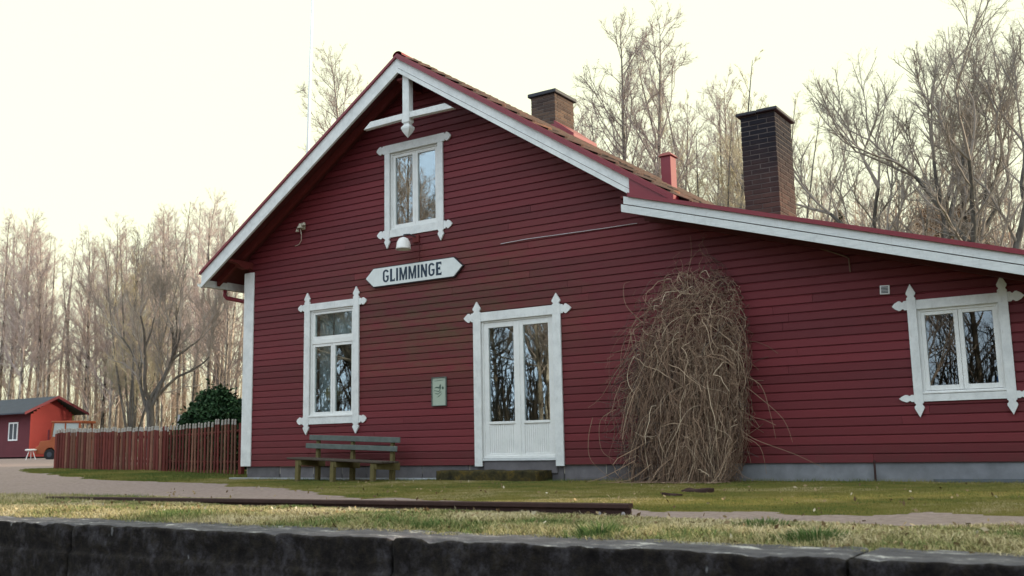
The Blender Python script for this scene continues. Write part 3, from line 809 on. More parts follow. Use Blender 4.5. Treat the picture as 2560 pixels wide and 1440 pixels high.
# gable ornament
orn = MB(); orn.box(4.20, 4.34, YR + .05, YR + .17, 5.97, zw(4.27) - .14)
go = orn.obj('king_post', M['white'], house, bevel=.008)
mb = MB(); c_ = 4.27; hw = .075
pf = [(hw, 0), (hw, -.10), (hw * .7, -.12), (hw * .7, -.14), (hw * 1.15, -.18), (hw * 1.15, -.21), (hw * .8, -.27), (0.002, -.36)]
mb2 = MB()
for r, zz in pf:
    for (sx, sy) in ((-1, -1), (1, -1), (1, 1), (-1, 1)): mb2.v.append((c_ + sx * r, YR + .11 + sy * r * .85, 5.985 + zz))
for i in range(len(pf) - 1):
    for j in range(4): mb2.f.append((i * 4 + j, i * 4 + j + 4, i * 4 + (j + 1) % 4 + 4, i * 4 + (j + 1) % 4)); mb2.m.append(0)
bm_ = mb2.mesh('finial', M['white']); link('finial', bm_, None, go)
mb = MB(); mb.prism_y([(3.33, 5.93), (4.197, 5.95), (4.197, 6.05), (3.48, 6.045)], YR + .06, YR + .15); mb.obj('collar_beam', M['white'], house, bevel=.005)
mb = MB(); mb.prism_y([(4.343, 5.95), (5.25, 5.93), (5.08, 6.045), (4.343, 6.05)], YR + .06, YR + .15); mb.obj('collar_beam', M['white'], house, bevel=.005)

# small wall details that belong to the house
vg = MB(); vg.box(-.058, .058, -.018, 0, -.055, .055); vo = vg.obj('vent_grille', M['bright'], house, (11.59, -.026, 2.37)); vo.rotation_euler = (0, math.radians(3), 0)
for i in range(5): 
    s_ = MB().box(-.042, .042, -.0215, -.0185, -.043 + i * .018, -.031 + i * .018).obj('slot', M['galv'], vo)
MB().tube([(5.79, -.036, 3.70), (6.3, -.034, 3.715), (7.0, -.036, 3.705), (7.7, -.034, 3.70), (8.20, -.036, 3.70)], .006, 6).obj('cable', M['wire'], house)
MB().tube([(10.75, -.05, zl(10.75) - .22), (11.14, -.05, 2.85), (11.18, -.05, 2.82), (11.185, -.04, 2.64)], .009, 6).obj('conduit', M['brown_wire'], house)
MB().tube([(4.13, -.03, 3.95), (4.13, -.03, 3.61), (4.20, -.03, 3.60)], .006, 6).obj('cable', M['soffit'], house)
mb = MB(); mb.prism_y([(12.655, .735), (12.70, .745), (12.74, .742), (12.735, .765), (12.69, .762), (12.665, .77)], -.0265, -.0245); mb.obj('bare_patch', M['bright'], house)
MB().tube([(11.31, -.05, .26), (11.31, -.055, -.1)], .014, 8).obj('ground_rod', M['rust'], house)

# things seen inside the windows
cu = MB()
def curtain(x0, x1, z0, z1, y, amp, wl, name='curtain', lb=None):
    n = 60; v = []; f = []
    for i in range(n + 1):
        x = x0 + (x1 - x0) * i / n; yy = y + amp * math.sin(i / n * (x1 - x0) / wl * 2 * math.pi) + amp * .4 * math.sin(i * 1.7)
        v += [(x, yy, z0), (x, yy, z1)]
    for i in range(n): f.append((2 * i, 2 * i + 2, 2 * i + 3, 2 * i + 1))
    mb = MB().add(v, f); return mb.obj(name, M['curtain'], None, None, True, label=lb, cat='curtain')
curtain(1.64, 1.98, 1.12, 2.98, .19, .015, .09, lb='pale curtain hanging in the left part of the ground floor window')
curtain(1.99, 2.66, 2.45, 2.98, .20, .015, .09, lb='short pale curtain across the top of the ground floor window')
o = MB().lathe([(.02, .17), (.09, .15), (.15, .06), (.165, -.02), (.13, -.11), (.05, -.16)], (1.93, .26, 1.50), 20).obj('lamp_shade', M['shade_cloth'], None, None, True, label='round parchment lamp shade behind the lower left pane', cat='lamp')
MB().box(2.3, 2.62, .35, .75, 1.0, 1.42).obj('cabinet', M['chimbreast'], None, None, False, .01, label='dark brown cabinet inside the ground floor window', cat='cabinet')
for i, (x, h) in enumerate([(4.20, .16), (4.27, .21), (4.34, .18), (4.42, .23)]):
    MB().lathe([(.001, 0), (.024, 0), (.026, h * .6), (.010, h * .75), (.010, h), (.001, h)], (x, .17, 4.24), 10).obj('bottle', M['truckglass'], None, None, True,
        label=['shortest pale bottle on the attic window sill', 'pale bottle second from the left on the attic window sill', 'pale bottle third from the left on the attic window sill', 'tallest pale bottle at the right end of the attic window sill'][i], cat='bottle', group='bottles in the attic window')
MB().lathe([(.001, 0), (.035, 0), (.037, .15), (.015, .20), (.015, .25), (.001, .25)], (12.78, .16, 1.06), 12).obj('bottle', M['blue'], None, None, True, label='blue spray bottle standing inside the right hand window', cat='bottle')

# ------------------------------------------------------------------ things fixed to the wall
sg = thing('station_sign', 'long white board with pointed ends reading GLIMMINGE in dark blue', 'sign', (4.0175, -.03, 3.43))
def arrow(x0, x1, z0, z1, t):
    zc = (z0 + z1) / 2; return [(x0, zc), (x0 + t, z0), (x1 - t, z0), (x1, zc), (x1 - t, z1), (x0 + t, z1)]
MB().prism_y(arrow(-1.055, 1.055, -.172, .172, .185), -.035, .0).obj('back_board', M['sign_edge'], sg)
MB().prism_y(arrow(-1.035, 1.035, -.155, .155, .175), -.047, -.036).obj('sign_face', m_white('sign_white', (0.70, 0.73, 0.72), .25), sg)
def arc(cx, cz, rx, rz, a0, a1, n=9):
    return [(cx + rx * math.cos(a), cz + rz * math.sin(a)) for a in np.linspace(math.radians(a0), math.radians(a1), n)]
GLY = dict(
    I=(.34, [(0, 0), (1, 0), (1, 1), (0, 1)]),
    L=(.86, [(0, 0), (1, 0), (1, .24), (.86, .24), (.84, .15), (.42, .15), (.42, 1), (0, 1)]),
    E=(.92, [(0, 0), (1, 0), (1, .22), (.88, .22), (.86, .15), (.40, .15), (.40, .43), (.66, .43), (.66, .36), (.76, .36), (.76, .66), (.66, .66), (.66, .58), (.40, .58), (.40, .85), (.84, .85), (.86, .78), (.98, .78), (.98, 1), (0, 1)]),
    M=(1.36, [(0, 0), (.22, 0), (.22, .60), (.42, 0), (.58, 0), (.78, .60), (.78, 0), (1, 0), (1, 1), (.74, 1), (.5, .34), (.26, 1), (0, 1)]),
    N=(1.06, [(0, 0), (.27, 0), (.27, .58), (.70, 0), (1, 0), (1, 1), (.73, 1), (.73, .42), (.30, 1), (0, 1)]),
    G=(1.06, arc(.5, .72, .5, .28, 20, 180) + arc(.5, .28, .5, .28, 180, 345) + [(1, .52), (.52, .52), (.52, .40), (.72, .40), (.72, .26)] + arc(.5, .27, .22, .13, -10, -180) + arc(.5, .73, .22, .13, 180, 15)))
LH = .22; gap = .030; wsum = sum(GLY[c][0] * .125 for c in 'GLIMMINGE') + gap * 8; kx = 1.262 / wsum; xcur = -.645
for chx in 'GLIMMINGE':
    w0, poly = GLY[chx]; w = w0 * .125 * kx
    pp = [(p * w, q * LH) for p, q in poly]
    ar = sum(pp[i][0] * pp[(i + 1) % len(pp)][1] - pp[(i + 1) % len(pp)][0] * pp[i][1] for i in range(len(pp)))
    MB().prism_y(pp if ar > 0 else pp[::-1], -.003, 0).obj('letter', M['navy'], sg, (xcur, -.0475, -.105))
    xcur += w + gap * kx
lp = thing('wall_lamp', 'white bell shaped glass lamp on a bracket under the attic window', 'lamp', (4.0, -.026, 4.0))
MB().box(-.0, .14, -.03, 0, -.06, .07).obj('back_plate', M['rafter'], lp, bevel=.005)
MB().tube([(.07, -.03, .04), (.03, -.14, .07), (.0, -.25, .05), (0, -.26, -.0)], .011, 8).obj('bracket', M['galv'], lp, smooth=True)
MB().lathe([(.014, .035), (.03, .03), (.075, .01), (.11, -.05), (.125, -.15), (.13, -.175), (.122, -.172), (.105, -.06), (.07, .0), (.02, .02)], (0, -.26, -.03), 24).obj('glass_shade', M['lamp_glass'], lp, smooth=True)
nt = thing('framed_notice', 'small framed green and white notice hung beside the double door', 'notice', (4.535, -.026, 1.41))
frame_box(-.15, .15, -.23, .24, -.03, 0, .014, 'frame', 'bench_grey', nt)
def m_notice():
    t = NT('notice_print'); v = t.pos((1, 1, 1), True)
    n = t.noise(9, v, 3, 0.5); k = t.ramp(n, [(0.52, 0.0), (0.56, 1.0)])
    c = t.mix(t.math('MULTIPLY', k, .0), (0.36, 0.42, 0.34), (0.1, 0.15, 0.12)); return t.done(c, 0.5, 0.4)
MB().box(-.136, .136, -.016, 0, -.216, .226).obj('print', m_notice(), nt)
ink = simple('green_ink', (0.07, 0.11, 0.085), 0.6, 0.2, 20, 0)
for poly in ([(-.10, .06), (-.06, .085), (.0, .08), (.02, .12), (.04, .12), (.04, .06), (.02, .02), (-.02, .015), (-.10, .03), (-.10, .02), (.0, 0), (.015, .05), (-.05, .065)],
             [(.055, .07), (.08, .09), (.10, .06), (.085, .035), (.06, .045)],
             [(-.08, -.03), (-.02, -.04), (.05, .0), (.04, .01), (-.02, -.028), (-.08, -.02)],
             [(-.05, -.09), (.0, -.06), (.06, -.02), (.05, -.035), (.0, -.075)],
             [(-.09, .175), (.09, .185), (.09, .192), (-.09, .182)]):
    ar = sum(poly[i][0] * poly[(i + 1) % len(poly)][1] - poly[(i + 1) % len(poly)][0] * poly[i][1] for i in range(len(poly)))
    MB().prism_y(poly if ar > 0 else poly[::-1], -.018, -.0165).obj('drawing', ink, nt)
ins = thing('wire_insulator', 'old porcelain insulator with a drooping wire high on the left of the gable', 'insulator', (1.42, -.026, 4.57))
MB().box(-.03, .05, -.05, 0, -.05, .08).obj('bracket', M['porcelain'], ins, bevel=.01)
MB().lathe([(.01, .06), (.03, .05), (.035, .02), (.06, -.02), (.062, -.035), (.03, -.03)], (-.0, -.09, .0), 14).obj('porcelain_bell', M['porcelain'], ins, smooth=True)
MB().lathe([(.01, .04), (.022, .03), (.03, .0), (.04, -.02), (.01, -.02)], (-.07, -.09, -.07), 12).obj('porcelain_bell', M['porcelain'], ins, smooth=True)
MB().lathe([(.01, .04), (.022, .03), (.03, .0), (.04, -.02), (.01, -.02)], (.08, -.08, .03), 12).obj('porcelain_bell', M['porcelain'], ins, smooth=True)
MB().tube([(.0, -.09, -.03), (.01, -.07, -.15), (-.02, -.04, -.25), (-.10, -.02, -.31), (-.20, -.015, -.33)], .006, 6).obj('wire', M['porcelain'], ins)

# ------------------------------------------------------------------ bench
bn = thing('park_bench', 'weathered wooden bench with grey back boards and mossy legs under the left window', 'bench', (2.9, -.45, 0.0))
bn.rotation_euler = (0, math.radians(2.4), 0)
def bpart(name, mat, x0, x1, y0, y1, z0, z1, bev=.006, **kw): return MB().box(x0 - 2.9, x1 - 2.9, y0 + .45, y1 + .45, z0, z1).obj(name, M[mat], bn, bevel=bev, **kw)
bpart('back_board', 'bench_grey', 1.86, 3.89, -.30, -.272, .645, .735); bpart('back_board', 'bench_grey', 1.80, 3.85, -.32, -.292, .505, .59)
for i in range(4): bpart('seat_plank', 'bench_seat', 1.80, 3.92, -.76 + i * .108, -.76 + i * .108 + .098, .325, .355)
for x in (2.03, 2.83, 3.70):
    bpart('rear_leg', 'bench_moss', x - .04, x + .045, -.27, -.20, -.12, .33)
    mb = MB(); mb.prism_x([(-.27 + .45, .33), (-.20 + .45, .33), (-.225 + .45, .73), (-.268 + .45, .73)], x - 2.9 - .028, x - 2.9 + .028); mb.obj('back_support', M['bench_moss'], bn)
    bpart('front_leg', 'bench_moss', x - .04, x + .04, -.74, -.67, -.12, .323)
    mb = MB(); mb.prism_x([(-.72 + .45, .23), (-.15 + .45, .20), (-.15 + .45, .322), (-.74 + .45, .322)], x - 2.9 + .042, x - 2.9 + .09); mb.obj('seat_bearer', M['bench_moss'], bn)

# ------------------------------------------------------------------ step, slab, rail
def rough_block(name, x0, x1, y0, y1, z0, z1, mat, label, cat, amp=.012, n=(60, 16, 8), seed=3):
    bm = bmesh.new(); bmesh.ops.create_cube(bm, size=1)
    for v in bm.verts: v.co = Vector(((v.co.x + .5) * (x1 - x0) + x0, (v.co.y + .5) * (y1 - y0) + y0, (v.co.z + .5) * (z1 - z0) + z0))
    bmesh.ops.subdivide_edges(bm, edges=[e for e in bm.edges if abs((e.verts[0].co - e.verts[1].co).x) > .5 * (x1 - x0)], cuts=n[0], use_grid_fill=True)
    bmesh.ops.subdivide_edges(bm, edges=[e for e in bm.edges if e.calc_length() > .5 * (y1 - y0) and abs((e.verts[0].co - e.verts[1].co).y) > .01], cuts=n[1], use_grid_fill=True)
    bmesh.ops.subdivide_edges(bm, edges=[e for e in bm.edges if abs((e.verts[0].co - e.verts[1].co).z) > .5 * (z1 - z0)], cuts=n[2], use_grid_fill=True)
    P = np.array([v.co[:] for v in bm.verts]); d = np.stack([fbm(P, 7, 4, seed + k) - .5 for k in range(3)], -1) * amp * 3
    for v, dd in zip(bm.verts, d): v.co += Vector(dd)
    me = bpy.data.meshes.new(name); bm.to_mesh(me); bm.free(); me.polygons.foreach_set('use_smooth', [True] * len(me.polygons))
    return link(name, me, M[mat], None, None, label=label, cat=cat)
def m_moss():
    t = NT('mossy_stone'); n = t.noise(6, None, 6, .7); c = t.ramp(n, [(0.3, (0.018, 0.017, 0.012)), (0.5, (0.05, 0.042, 0.02)), (0.66, (0.11, 0.075, 0.02)), (0.8, (0.20, 0.18, 0.14))])
    t.bump(t.noise(30), 1.0, .02); return t.done(c, .95, .1)
M['moss'] = m_moss()
rough_block('door_step', 4.76, 6.62, -.42, .0, -.1, .155, 'moss', 'dark mossy stone step in front of the double door', 'step')
rough_block('stone_slab', 12.0, 13.15, -.16, -.02, -.1, .035, 'galv', 'low dark slab lying against the plinth below the right window', 'slab', .004, (20, 4, 2))
rl = thing('steel_rail', 'long rusty steel rail lying in the grass beside the gravel path', 'rail', (11.05, -6.2, 0))
rx0, ry0, rx1, ry1 = 2.9, -5.72, 11.08, -6.2
dirx = Vector((rx1 - rx0, ry1 - ry0, 0)); Lr = dirx.length; rl.rotation_euler = (0, -.008, math.atan2(dirx.y, dirx.x))
zo = -.045
MB().prism_x([(-.034, zo + .105), (.034, zo + .105), (.034, zo + .133), (.026, zo + .14), (-.026, zo + .14), (-.034, zo + .133)], -Lr, 0).obj('rail_head', M['rust'], rl)
MB().prism_x([(-.010, zo + .018), (.010, zo + .018), (.010, zo + .104), (-.010, zo + .104)], -Lr, 0).obj('rail_web', M['rust'], rl)
MB().prism_x([(-.06, zo), (.06, zo), (.06, zo + .008), (.01, zo + .018), (-.01, zo + .018), (-.06, zo + .008)], -Lr, 0).obj('rail_foot', M['rust'], rl)
for xx in (-.06, -.27):
    MB().tube([(xx, -.0125, zo + .062), (xx, -.0105, zo + .062)], .016, 12).obj('bolt_hole', M['wire'], rl)

# ------------------------------------------------------------------ picket fence
fn = thing('picket_fence', 'weathered dark red picket fence with pale pointed tips beside the house corner', 'fence', (-1.6, 1.2, 0))
M['picket'] = simple('picket_faded_red', (0.135, 0.033, 0.028), 0.85, 0.35, 6, 0.3, 0.2, rnd=0.3)
M['picket_b'] = simple('picket_worn_brown', (0.17, 0.078, 0.055), 0.85, 0.4, 7, 0.3, 0.2, rnd=0.35)
M['tip'] = simple('picket_tip_white', (0.36, 0.33, 0.31), 0.8, 0.3, 9, 0.1, 0.2)
def picket_mesh(mat, w=.052, hb=1.0):
    mb = MB(); t = .011
    mb.box(-w / 2, w / 2, -t, t, 0, hb - .10, 0)
    prof = [(w / 2, hb - .10), (w / 2, hb - .06), (w * .34, hb - .05), (w * .5, hb - .03), (w * .3, hb - .008), (0.001, hb)]
    poly = prof + [(-a, b) for a, b in prof[::-1]]
    mb.prism_y([(a, b) for a, b in poly], -t, t, 1)
    return mb.mesh('picket', [mat, M['tip']])
pm = [picket_mesh(M['picket']), picket_mesh(M['picket_b'])]
def fence_run(p0, p1, h0, h1, n, wb, wx=1.0):
    a = math.atan2(p1[1] - p0[1], p1[0] - p0[0]); L = math.hypot(p1[0] - p0[0], p1[1] - p0[1])
    for i in range(n):
        t = (i + .5) / n; x = p0[0] + (p1[0] - p0[0]) * t; y = p0[1] + (p1[1] - p0[1]) * t
        o = link('picket', pm[1 if random.random() < wb(t) else 0], None, fn, (x + 1.6, y - 1.2, hz(x, y) + random.uniform(.0, .03)))
        o.scale.x = wx
        o.scale.z = (h0 + (h1 - h0) * t) * random.uniform(.985, 1.015); o.rotation_euler = (random.uniform(-.01, .01), random.uniform(-.015, .015), a)
    for zf in (.22, .78):
        mb = MB(); mb.tube([(0, 0, 0), (L, 0, (hz(p1[0], p1[1]) + h1 * zf) - (hz(p0[0], p0[1]) + h0 * zf))], .03, 4)
        o = mb.obj('fence_rail', M['picket'], fn, (p0[0] + 1.6 - math.sin(a) * .04 * -1, p0[1] - 1.2 + .045, hz(*p0) + h0 * zf)); o.rotation_euler = (0, 0, a)
    return a
A0 = (-8.9, 1.75); A1 = (-4.62, 1.66); A2 = (-1.66, 1.22)
fence_run(A0, A1, .97, .98, 38, lambda t: .3, 1.5); fence_run((A1[0] + .04, A1[1]), A2, .98, 1.14, 23, lambda t: .35 + .5 * t)
for (x, y, hh) in ((A0[0], A0[1], .95), (A1[0], A1[1], 1.0), (-6.7, 1.74, .9), (A2[0] + .05, A2[1], 1.05)):
    MB().box(-.05, .05, .03, .12, -.1, hh).obj('fence_post', M['picket'], fn, (x + 1.6, y - 1.2, hz(x, y)), bevel=.005)

# ------------------------------------------------------------------ shed
sh = thing('wooden_shed', 'small red wooden shed with grey felt roof and sunlit orange-red gable', 'shed', (-46.15, 23.5, .25))
def lap_wall(x0, x1, z0, z1, step, top=None):
    """boards facing -y; top(x) optional"""
    mb = MB(); z = z0
    while z < z1:
        mb.add([(x0, -.03, z), (x1, -.03, z), (x1, -.008, z + step), (x0, -.008, z + step), (x0, 0, z), (x1, 0, z)], [(0, 1, 2, 3), (4, 5, 1, 0)])
        z += step
    mb.box(x0, x1, .0, .1, z0, z1); return mb
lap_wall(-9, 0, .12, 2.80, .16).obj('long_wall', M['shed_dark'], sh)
gw = MB(); D_ = 2.95; zz = .12
while zz < 3.75:
    if zz < 2.7: y0, y1 = 0, D_
    else: k = (zz - 2.7) / (3.8 - 2.7); y0, y1 = D_ / 2 * k, D_ - D_ / 2 * k
    gw.add([(.03, y0, zz), (.03, y1, zz), (.005, y1, zz + .15), (.005, y0, zz + .15), (0, y0, zz), (0, y1, zz)], [(0, 1, 2, 3), (4, 5, 1, 0)]); zz += .15
gw.add([(-.02, 0, .12), (-.02, D_, .12), (-.02, D_, 2.75), (-.02, D_ / 2, 3.8), (-.02, 0, 2.75)], [(0, 1, 2, 3, 4)])
gw.box(-9, -.0, D_ - .1, D_, .12, 2.75)
gw.obj('gable_wall', M['shed_red_lit'], sh)
rf = MB()
for sgn in (-1, 1):
    yc = D_ / 2; ye = yc + sgn * (D_ / 2 + .75)
    ze = 3.95 - (D_ / 2 + .75) * (1.15 / (D_ / 2)) * .62
    v = [(.55, yc, 3.95), (-9.4, yc, 3.95), (-9.4, ye, ze), (.55, ye, ze), (.55, yc, 3.87), (-9.4, yc, 3.87), (-9.4, ye, ze - .08), (.55, ye, ze - .08)]
    rf.add(v, [(0, 1, 2, 3), (7, 6, 5, 4), (0, 3, 7, 4), (2, 1, 5, 6), (3, 2, 6, 7)])
ro = rf.obj('roof', M['felt'], sh)
for sgn in (-1, 1):
    yc = D_ / 2; ye = yc + sgn * (D_ / 2 + .75); ze = 3.95 - (D_ / 2 + .75) * (1.15 / (D_ / 2)) * .62
    mb = MB(); mb.add([(.56, yc, 3.98), (.56, ye, ze + .03), (.56, ye, ze - .14), (.56, yc, 3.80), (.59, yc, 3.98), (.59, ye, ze + .03), (.59, ye, ze - .14), (.59, yc, 3.80)], [(0, 1, 2, 3), (7, 6, 5, 4), (0, 4, 5, 1), (1, 5, 6, 2), (2, 6, 7, 3), (3, 7, 4, 0)])
    mb.obj('barge_board', M['shed_dark'], sh)
MB().box(-9, 0, .15, D_ - .1, -.15, .12).obj('base', M['dark'], sh)  # near-black box stands in for the shaded gap under the shed
swx = -2.35
w = frame_box(swx, swx + 1.05, 1.15, 2.32, -.06, 0, .09, 'window', 'bright', sh)
MB().box(swx + .5, swx + .58, -.055, -.02, 1.2, 2.3).obj('mullion', M['bright'], w)
MB().box(swx + .08, swx + .97, -.034, -.031, 1.2, 2.25).obj('pane', M['galv'], w)
MB().box(.03, .06, -.04, .08, .12, 2.75).obj('corner_board', M['shed_red_lit'], sh)
MB().box(.03, .06, D_ - .1, D_ + .02, .12, 2.75).obj('corner_board', M['bench_moss'], sh)

# ------------------------------------------------------------------ small orange truck
tk = thing('orange_truck', 'small old orange truck with pale windows parked between shed and fence', 'truck', (-33.0, 16.3, .23), rz=math.radians(33))
# local x runs along the truck (front at -x), y away from camera
bd = MB(); bd.prism_y([(-.35, .30), (.1, .30), (.14, .48), (.28, .60), (.46, .60), (.62, .44), (.66, .28), (3.6, .28), (3.6, 1.15), (.42, 1.15), (.36, .98), (-.15, .93), (-.22, .70), (-.36, .62)], 0, 1.5)
bd.obj('body', M['orange'], tk, bevel=.02)
MB().prism_y([(.36, 1.85), (1.95, 1.80), (1.98, 1.92), (.38, 1.92)], -.05, 1.55).obj('cab_roof', M['orange'], tk, bevel=.02)
for poly in ([(.36, 1.15), (.44, 1.15), (.52, 1.85), (.44, 1.85)], [(1.75, 1.15), (1.85, 1.15), (1.85, 1.82), (1.75, 1.82)], [(1.05, 1.15), (1.12, 1.15), (1.12, 1.82), (1.05, 1.82)]):
    MB().prism_y(poly, 0, .06).obj('cab_pillar', M['orange'], tk); MB().prism_y(poly, 1.44, 1.5).obj('cab_pillar', M['orange'], tk)
MB().prism_y([(.46, 1.152), (1.05, 1.152), (1.05, 1.80), (.53, 1.82)], .02, .035).obj('side_window', M['truckglass'], tk)
MB().prism_y([(1.13, 1.152), (1.75, 1.152), (1.75, 1.80), (1.13, 1.80)], .02, .035).obj('side_window', M['truckglass'], tk)
MB().prism_y([(.38, 1.16), (.41, 1.16), (.49, 1.82), (.46, 1.82)], .06, 1.44).obj('windscreen', M['truckglass'], tk)
def wheel(x, y):
    mb = MB(); n = 20
    o = MB()
    for yy in (y, y + .16):
        o.v += [(x + .27 * math.cos(2 * math.pi * j / n), yy, .27 + .27 * math.sin(2 * math.pi * j / n)) for j in range(n)]
    o.f = [tuple(range(n)), tuple(range(n, 2 * n))[::-1]] + [(j, n + j, n + (j + 1) % n, (j + 1) % n) for j in range(n)]; o.m = [0] * len(o.f)
    w_ = o.obj('wheel', M['rubber'], tk)
    h = MB(); h.v = [(x + .13 * math.cos(2 * math.pi * j / n), y - .01, .27 + .13 * math.sin(2 * math.pi * j / n)) for j in range(n)]; h.f = [tuple(range(n))]; h.m = [0]; h.obj('hub', M['felt'], w_)
for x in (.36, 2.9):
    wheel(x, -.02); wheel(x, 1.36)
MB().box(.30, .36, -.16, -.10, 1.0, 1.5).obj('mirror', M['shed_dark'], tk)
st = thing('white_stool', 'small white topped stool standing in front of the orange truck', 'stool', (-33.35, 15.9, .22))
MB().lathe([(.001, .56), (.16, .57), (.27, .55), (.28, .50), (.2, .47), (.001, .47)], (0, 0, 0), 16).obj('seat', M['bright'], st, smooth=True)
for (dx, dy) in ((.15, .1), (-.15, .1), (.0, -.17)): MB().tube([(dx * .5, dy * .5, .49), (dx * 1.5, dy * 1.5, 0)], .022, 6).obj('leg', M['bright'], st)

# far cottage, pale post, flagpole
ct = thing('cottage', 'yellow gabled cottage with brown roof glimpsed through the trees', 'house', (-46.5, 50, .4))
MB().prism_y([(-2.6, 0), (2.6, 0), (2.6, 2.9), (0, 4.9), (-2.6, 2.9)], 0, 6).obj('wall', M['yellow'], ct)
for sgn in (-1, 1): MB().prism_y([(0, 5.05), (sgn * 3.1, 2.65), (sgn * 3.1, 2.85), (0, 5.25)][::-sgn], -.5, 6.5).obj('roof', M['brownroof'], ct)
MB().box(-.5, .5, -.05, .0, 1.0, 2.1).obj('window', M['bright'], ct)
gp = MB(); gp.tube([(-20.4, 14.6, .2), (-20.4, 14.6, 2.05)], .10, 10); gp.obj('post', M['sill_stone'], None, label='pale grey post standing behind the picket fence', cat='post')
fp = thing('flagpole', 'tall slim white flagpole rising behind the roof', 'flagpole', (-7.0, 8.3, .1))
MB().tube([(0, 0, 0), (.65, -.5, 9), (1.45, -1.1, 17)], [.06, .052, .035], 10).obj('pole', M['bright'], fp, smooth=True)
MB().lathe([(.001, .1), (.06, .05), (.07, 0), (.04, -.05), (.001, -.06)], (1.45, -1.1, 17.05), 12).obj('finial', M['porcelain'], fp, smooth=True)

# ------------------------------------------------------------------ trees
def tubes_np(paths, radii, ns):
    """paths (N,K,3), radii (N,K) -> V,F arrays"""
    P = np.asarray(paths, float); Rr = np.asarray(radii, float); N, K, _ = P.shape
    T = np.gradient(P, axis=1); T /= np.linalg.norm(T, axis=2, keepdims=True) + 1e-9
    ref = np.where(np.abs(T[:, :1, 2:3]) > .9, np.array([[[1., 0, 0]]]), np.array([[[0, 0, 1.]]])) * np.ones((1, K, 1))
    Uv = ref - T * (ref * T).sum(2, keepdims=True); Uv /= np.linalg.norm(Uv, axis=2, keepdims=True) + 1e-9
    Wv = np.cross(T, Uv); an = 2 * np.pi * np.arange(ns) / ns
    V = P[:, :, None, :] + Rr[:, :, None, None] * (Uv[:, :, None, :] * np.cos(an)[None, None, :, None] + Wv[:, :, None, :] * np.sin(an)[None, None, :, None])
    n_, k_, s_ = np.meshgrid(np.arange(N), np.arange(K - 1), np.arange(ns), indexing='ij')
    b = (n_ * K + k_) * ns; s2 = (s_ + 1) % ns
    Fq = np.stack([b + s_, b + s2, b + ns + s2, b + ns + s_], -1).reshape(-1, 4)
    return V.reshape(-1, 3), Fq

def build_paths(groups, name, mat):
    Vs, Fs, n = [], [], 0
    for ns, lst in groups.items():
        if not lst: continue
        byk = {}
        for p, r in lst: byk.setdefault(len(p), []).append((p, r))
        for kk, l in byk.items():
            v, f = tubes_np([a for a, b in l], [b for a, b in l], ns); Vs.append(v); Fs.append(f + n); n += len(v)
    return np_mesh(name, np.concatenate(Vs), np.concatenate(Fs), mat, False)

def grow_path(p, d, L, k, wob, lift, R):
    pts = [p]; d = d / np.linalg.norm(d)
    for i in range(k):
        d = d + R.normal(0, wob, 3) + np.array([0, 0, lift]); d = d / np.linalg.norm(d); p = p + d * (L / k); pts.append(p)
    return np.array(pts), d

def perp_dir(d, ang, R, az=None):
    a = np.cross(d, [0, 0, 1.]); 
    if np.linalg.norm(a) < .05: a = np.array([1., 0, 0])
    a /= np.linalg.norm(a); b = np.cross(d, a); t = R.uniform(0, 2 * np.pi) if az is None else az
    return d * math.cos(ang) + (a * math.cos(t) + b * math.sin(t)) * math.sin(ang)

